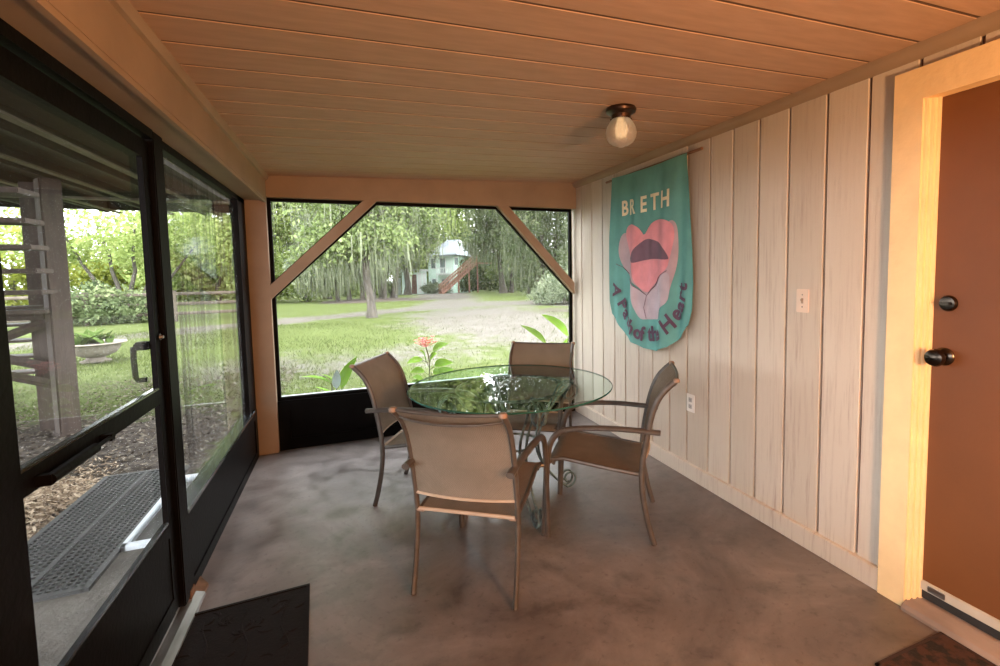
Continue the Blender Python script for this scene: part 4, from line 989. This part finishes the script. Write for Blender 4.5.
tree('leafy_shrub', 10.0, 58.5, 'clump of pale bushes at the foot of the mint house', 'shrub', None, [(-.6,0,.6,1.1,.7,.8), (.7,0,.5,.9,.6,.6)], 2500, .25, L_GREY, 0, clump=.22)

# --- deck, post and stairs outside on the left
dk = MB().box(-7.5, YN, 2.52, -1.15, 9.1, 2.58)
for i in range(11): dk.box(-1.45-.6*i, YN, 2.36, -1.40-.6*i, 9.05, 2.52)
dk.box(-7.5, 9.0, 2.40, -1.15, 9.1, 2.56)
struct(dk.build('trim_15', DECKW), 'dark timber deck overhead outside the storm door')
s_ = MB().box(-1.84, YN, 2.345, -1.78, 9.0, 2.362).box(-2.46, YN, 2.345, -2.40, 9.0, 2.362).box(-3.10, YN, 2.345, -3.04, 9.0, 2.362).box(-7.5, 7.36, 2.33, -1.2, 7.44, 2.36)
struct(s_.build('trim_16', DECKL), 'pale strips under the dark deck')
tag(MB().box(-2.72, 6.09, GZ-.05, -2.56, 6.25, 2.36, bev=.012, rot=Matrix.Rotation(math.radians(38),3,'Z')).box(-2.74, 6.07, GZ-.05, -2.54, 6.27, GZ+.03, bev=.01, rot=Matrix.Rotation(math.radians(38),3,'Z')).build('deck_post', POSTW), 'thick brown timber post holding the deck outside', 'post')
ss = tag(empty('deck_stairs', (-3.0, 6.0, GZ)), 'open-tread timber stairs outside at the left edge behind the deck post', 'stairs'); SS = Vector((3.0,-6.0,-GZ))
def at_s(mb, name, m_):
    o = mb.build(name, m_, ss); o.location = SS; return o
for k_ in range(6): at_s(MB().box(-3.55, 4.66+.27*k_, 2.02-.19*k_, -2.16-.10*k_, 4.93+.27*k_, 2.06-.19*k_, bev=.006), 'tread', POSTW)
at_s(MB().box(-3.9, 6.20, 1.00, -2.76, 6.42, 1.14, bev=.008), 'landing', POSTW)
for x, zt_ in ((-3.72, 1.0), (-2.90, 2.36)): at_s(MB().box(x-.06, 6.40, GZ, x+.06, 6.52, zt_), 'landing_post', POSTW)
for p0, p1 in (((-3.8,6.30,.55),(-2.80,6.30,.97)), ((-3.8,6.30,.86),(-2.80,6.30,.52)), ((-3.8,6.28,.72),(-2.76,6.28,.34))):
    at_s(MB().tube([p0, p1], .045, 4, flat=.5, up=(0,0,1)), 'brace', POSTW)
for k_ in range(4): at_s(MB().box(-4.2, 7.5, .28+.19*k_, -3.2, 7.75, .31+.19*k_), 'tread', POSTW)
at_s(MB().tube([(-3.58,4.62,2.0),(-3.58,6.25,.9)], .06, 4), 'stringer', POSTW)
# planter
ur = tag(empty('stone_urn', (-4.40, 11.4, GZ)), 'wide grey stone planter bowl on a short foot on the lawn', 'planter')
MB().lathe([(.22,0),(.23,.02),(.15,.05),(.13,.08),(.18,.11)], n=28).build('foot', STONE, ur, smooth=True)
MB().lathe([(.18,.10),(.29,.15),(.36,.24),(.38,.33),(.35,.34),(.32,.30),(.0,.29)], n=32).build('bowl', STONE, ur, smooth=True)
MB().lathe([(.37,.315),(.46,.335),(.47,.35),(.45,.362),(.34,.345)], n=32).build('rim', STONE, ur, smooth=True)
def blade_leaf(base, tip, wid, bend, n=8, cup=.15, side=None):
    B, T_ = Vector(base), Vector(tip); d = T_-B; sd_ = (Vector(side) if side else d.cross(Vector((0,0,1)))).normalized()
    up_ = sd_.cross(d).normalized()
    if up_.z < 0: up_ = -up_
    def f(u, v):
        w_ = wid*(math.sin(PI*min(1, v**.75)))**.8*.5
        q = (u-.5)*2
        return B + d*v + up_*(bend*math.sin(PI*v)) + sd_*(q*w_) + up_*(abs(q)*w_*cup*1.5)
    return MB().sheet(f, 4, n, .0012)
LEAFB = leaf_mat('fresh_green_leaf', [(0,(.22,.40,.05)),(1,(.30,.50,.08))], .45); LEAFD = leaf_mat('deep_green_leaf', [(0,(.20,.36,.06)),(1,(.28,.46,.09))], .4); LEAFU = leaf_mat('dull_green_leaf', [(0,(.06,.10,.025)),(1,(.11,.17,.045))], .3); LEAFP = M('pale_blue_green_leaf', (.42,.55,.52,1), .45, .1, 10); STEMM = M('green_brown_stem', (.13,.14,.05,1), .6, .2); PET = M('coral_red_petals', (.85,.27,.27,1), .5, .15, 30)
pf = tag(empty('leafy_plant', (-4.40, 11.4, GZ+.295)), 'low green plant growing in the stone planter bowl', 'plant')
rr = random.Random(8)
for i in range(26):
    a = rr.uniform(0, 2*PI); l_ = rr.uniform(.12,.34)
    MB_ = blade_leaf((rr.uniform(-.25,.25), rr.uniform(-.2,.2), 0), (.28*math.cos(a), .28*math.sin(a), l_), .10, .03, 5)
    MB_.build('leaf', LEAFU, pf, smooth=True)
# mat, pad, tray, chips beside the storm door
struct(MB().box(-1.95, .4, GZ-.05, -.80, 3.32, -.125, bev=.01).build('trim_17', CONC), 'rough concrete step outside the storm door')
rm = MB(); x0, x1, y0, y1 = -1.75, -1.25, 2.95, 4.56; nx, ny = 15, 46
for i in range(nx+1):
    x = x0+(x1-x0)*i/nx; rm.box(x-.005, y0, -.125, x+.005, y1, -.108)
for j in range(ny+1):
    y_ = y0+(y1-y0)*j/ny; rm.box(x0, y_-.006, -.125, x1, y_+.006, -.108)
rm.box(x0-.02, y0-.02, -.125, x0+.01, y1+.02, -.106).box(x1-.01, y0-.02, -.125, x1+.02, y1+.02, -.106).box((x0+x1)/2-.008, y0, -.125, (x0+x1)/2+.008, y1, -.104).box(x0, y0-.02, -.125, x1, y0+.01, -.106).box(x0, y1-.01, -.125, x1, y1+.02, -.106)
rmo = tag(empty('rubber_mat', ((x0+x1)/2, (y0+y1)/2, -.125)), 'long black perforated rubber mat on the ground outside the storm door', 'mat')
o = rm.build('lattice', RUBBER, rmo); o.location = (-(x0+x1)/2, -(y0+y1)/2, .125)
MB().box(-.245,-.82,-.012,.245,.82,-.001).build('underlay', M('dark_gritty_underlay', (.055,.05,.046,1), .9, .4, 30), rmo)
tr = tag(empty('metal_tray', (-1.14, 3.85, -.125)), 'white-rimmed narrow tray on the ground between rubber mat and wall', 'tray')
MB().box(-.10,-.56,-.03,-.065,.47,.03, bev=.006).box(.07,-.56,-.03,.10,.47,.03, bev=.006).box(-.10,-.56,-.03,.10,-.515,.03, bev=.006).box(-.10,.40,-.03,.10,.47,.03, bev=.006).build('rim', OFFWHITE, tr)
MB().box(-.066,-.52,-.03,.072,.41,.0).build('tray_floor', M('dark_tray_floor', (.06,.055,.05,1), .7, .2), tr)
n = 5200
cx = NP.normal(-2.02, .20, n); cy = NP.normal(4.05, .42, n); m_ = (cx < -1.78); cx, cy = cx[m_], cy[m_]; n = len(cx)
cz = GZ + .012 + .07*np.exp(-(((cx+2.05)/.25)**2+((cy-4.05)/.5)**2))*NP.random(n); a = NP.uniform(0,PI,n); l_ = NP.uniform(.008,.03,n); w_ = NP.uniform(.003,.007,n); tl = NP.normal(0,.35,n)
d = np.stack([np.cos(a),np.sin(a),np.sin(tl)],1)*l_[:,None]; s = np.stack([-np.sin(a),np.cos(a),NP.normal(0,.3,n)],1)*w_[:,None]; p = np.stack([cx,cy,cz],1)
tag(raw('wood_chips', np.stack([p-d-s,p+d-s,p+d+s,p-d+s],1).reshape(-1,3), np.arange(4*n).reshape(-1,4), CHIPM, rnd=NP.random(n)), 'heap of pale wood chips beside the rubber mat', 'wood chips', kind='stuff')
# fallen leaves and mulch over the shaded ground
n = 32000
cx = NP.uniform(-7,-.82,n); cy = NP.uniform(1.0,9,n); cz = np.full(n, GZ+.006)+NP.random(n)*.015
k_ = ~((cx > -2.0) & (cx < -.8) & (cy < 4.7)); cx, cy, cz = cx[k_], cy[k_], cz[k_]; n = len(cx)
a = NP.uniform(0,PI,n); l_ = NP.uniform(.006,.024,n); w_ = NP.uniform(.004,.012,n); tl = NP.normal(0,.3,n)
d = np.stack([np.cos(a),np.sin(a),np.sin(tl)],1)*l_[:,None]; s = np.stack([-np.sin(a),np.cos(a),NP.normal(0,.3,n)],1)*w_[:,None]; p = np.stack([cx,cy,cz],1)
LITM = leaf_mat('leaf_litter', [(0,(.035,.028,.022)),(.5,(.105,.085,.068)),(.85,(.17,.145,.115)),(1,(.30,.27,.23))], .1)
tag(raw('leaf_litter', np.stack([p-d-s,p+d-s,p+d+s,p-d+s],1).reshape(-1,3), np.arange(4*n).reshape(-1,4), LITM, rnd=NP.random(n)), 'grey-brown fallen leaves covering the ground under the deck', 'leaf litter', kind='stuff')

# --- plants just outside the far screens
def plant(name, x, y_, label):
    return tag(empty(name, (x, y_, GZ)), label, 'plant')
g0 = -GZ
p1_ = plant('broad_leaf_plant', -.15, 4.66, 'broad-leaved green plant outside the screen left of the chairs')
blade_leaf((-.02,0,.58), (-.27,.0,.66), .105, .02).build('leaf', LEAFD, p1_, smooth=True)
blade_leaf((.0,.02,.56), (-.10,.02,.665), .06, .02).build('leaf', LEAFD, p1_, smooth=True)
blade_leaf((.06,.0,.52), (.20,.02,.80), .105, .04, side=(1,.5,-.3)).build('leaf', LEAFB, p1_, smooth=True)
blade_leaf((.02,-.02,.53), (.03,-.02,.70), .075, .01, side=(1,.2,0)).build('leaf', LEAFP, p1_, smooth=True)
blade_leaf((.0,.03,.40), (-.16,.06,.55), .07, .03).build('leaf', LEAFD, p1_, smooth=True)
for tp in ((-.02,0,.58),(.06,0,.52),(.02,-.02,.53)):
    MB().tube(smooth_path([(.0,0,0),(tp[0]*.4,.01,.3),tp]), .006, 6).build('stem', STEMM, p1_, smooth=True)
p2_ = plant('flowering_plant', .68, 4.62, 'plant with a coral red flower head outside the screen behind the table')
MB().tube(smooth_path([(.02,0,0),(.0,0,.4),(.01,.0,.7),(-.02,0,.86)]), .006, 6).build('stem', STEMM, p2_, smooth=True)
for bx, bz, tx, tz, w_ in ((-.01,.74,-.17,.70,.07),(.0,.78,.16,.88,.075),(.0,.66,.20,.69,.09),(.0,.62,-.15,.62,.07),(.01,.60,.12,.58,.08),(-.01,.70,-.07,.82,.06),(.0,.52,-.20,.47,.075),(.0,.56,.21,.62,.08),(-.01,.5,-.13,.56,.07),(.01,.46,.10,.44,.07),(.0,.70,.08,.78,.06)):
    rr2 = R.uniform(-.08,.05)
    MB().tube([(0,0,bz-.04),(bx+(tx-bx)*.3,rr2*.3,bz+(tz-bz)*.3)], .003, 5).build('twig', STEMM, p2_)
    blade_leaf((bx+(tx-bx)*.25, rr2*.25, bz+(tz-bz)*.25), (tx*1.12, rr2, tz), w_*1.35, .015, side=(.0,1,.5)).build('leaf', LEAFB if R.random() < .6 else LEAFD, p2_, smooth=True)
fl = MB()
for i in range(26):
    a = R.uniform(0, 2*PI); r_ = R.uniform(.03,.10); z_ = .905 + R.uniform(-.04,.045)
    x = -.02 + r_*math.cos(a); yy_ = r_*math.sin(a)*.7
    fl.tube([(-.02,0,.85),(x*.9,yy_*.9,z_-.01)], .0018, 4)
    for q in range(4):
        b_a = a + q*PI/2; fl.add([(x,yy_,z_),(x+.020*math.cos(b_a-.5),yy_+.020*math.sin(b_a-.5),z_+.010),(x+.028*math.cos(b_a),yy_+.028*math.sin(b_a),z_+.004),(x+.020*math.cos(b_a+.5),yy_+.020*math.sin(b_a+.5),z_+.010)], [(0,1,2,3)])
fl.build('flower_head', PET, p2_)
p3_ = plant('strap_leaf_plant', 1.92, 4.63, 'tall strap-leaved plant outside the screen beside the board wall')
blade_leaf((-.02,0,.80), (-.29,.02,1.00), .075, .05, side=(.2,.3,1)).build('leaf', LEAFD, p3_, smooth=True)
blade_leaf((.24,.0,.86), (-.06,.03,1.10), .10, .07, side=(.3,.3,1)).build('leaf', LEAFB, p3_, smooth=True)
blade_leaf((.10,0,.5), (.30,.05,.86), .09, .05).build('leaf', LEAFB, p3_, smooth=True)
blade_leaf((.02,0,.5), (-.18,.1,.72), .07, .03).build('leaf', LEAFD, p3_, smooth=True)
for tp in ((-.02,0,.80),(.24,0,.86),(.10,0,.5),(.02,0,.5)):
    MB().tube(smooth_path([(.05,0,0),(tp[0]*.6+.03,0,tp[2]*.5),tp]), .009, 6).build('stem', STEMM, p3_, smooth=True)

# ------------------------------------------------------------------ light
w_ = bpy.data.worlds.new('sky'); SC.world = w_; w_.use_nodes = True
nt = w_.node_tree; nt.nodes.clear(); N, L = nt.nodes, nt.links
bg = N.new('ShaderNodeBackground'); ow = N.new('ShaderNodeOutputWorld'); L.new(bg.outputs[0], ow.inputs[0])
bg.inputs[0].default_value = (.93,.97,1.0,1); bg.inputs[1].default_value = 4.0
def point(name, loc, col, power, rad):
    l_ = bpy.data.lights.new(name, 'POINT'); l_.color = col; l_.energy = power; l_.shadow_soft_size = rad
    o = bpy.data.objects.new(name, l_); COL.objects.link(o); o.location = loc; return o
point('wall_lantern', (1.12, -.75, 1.32), (1.0,.54,.25), 88, .06)
sn = bpy.data.lights.new('sun', 'SUN'); sn.energy = 1.2; sn.angle = math.radians(40); sn.color = (1,.95,.85)
so = bpy.data.objects.new('sun', sn); COL.objects.link(so); so.rotation_euler = (math.radians(38), 0, math.radians(-60))

SC.view_settings.view_transform = 'Standard'; SC.view_settings.look = 'None'; SC.view_settings.gamma = 1; SC.view_settings.use_curve_mapping = False
SC.view_settings.exposure = 1.4
cy_ = SC.cycles
cy_.use_denoising = True; cy_.max_bounces = 10; cy_.diffuse_bounces = 5; cy_.glossy_bounces = 4; cy_.transmission_bounces = 8; cy_.transparent_max_bounces = 24
cy_.caustics_reflective = False; cy_.caustics_refractive = False; cy_.sample_clamp_indirect = 6
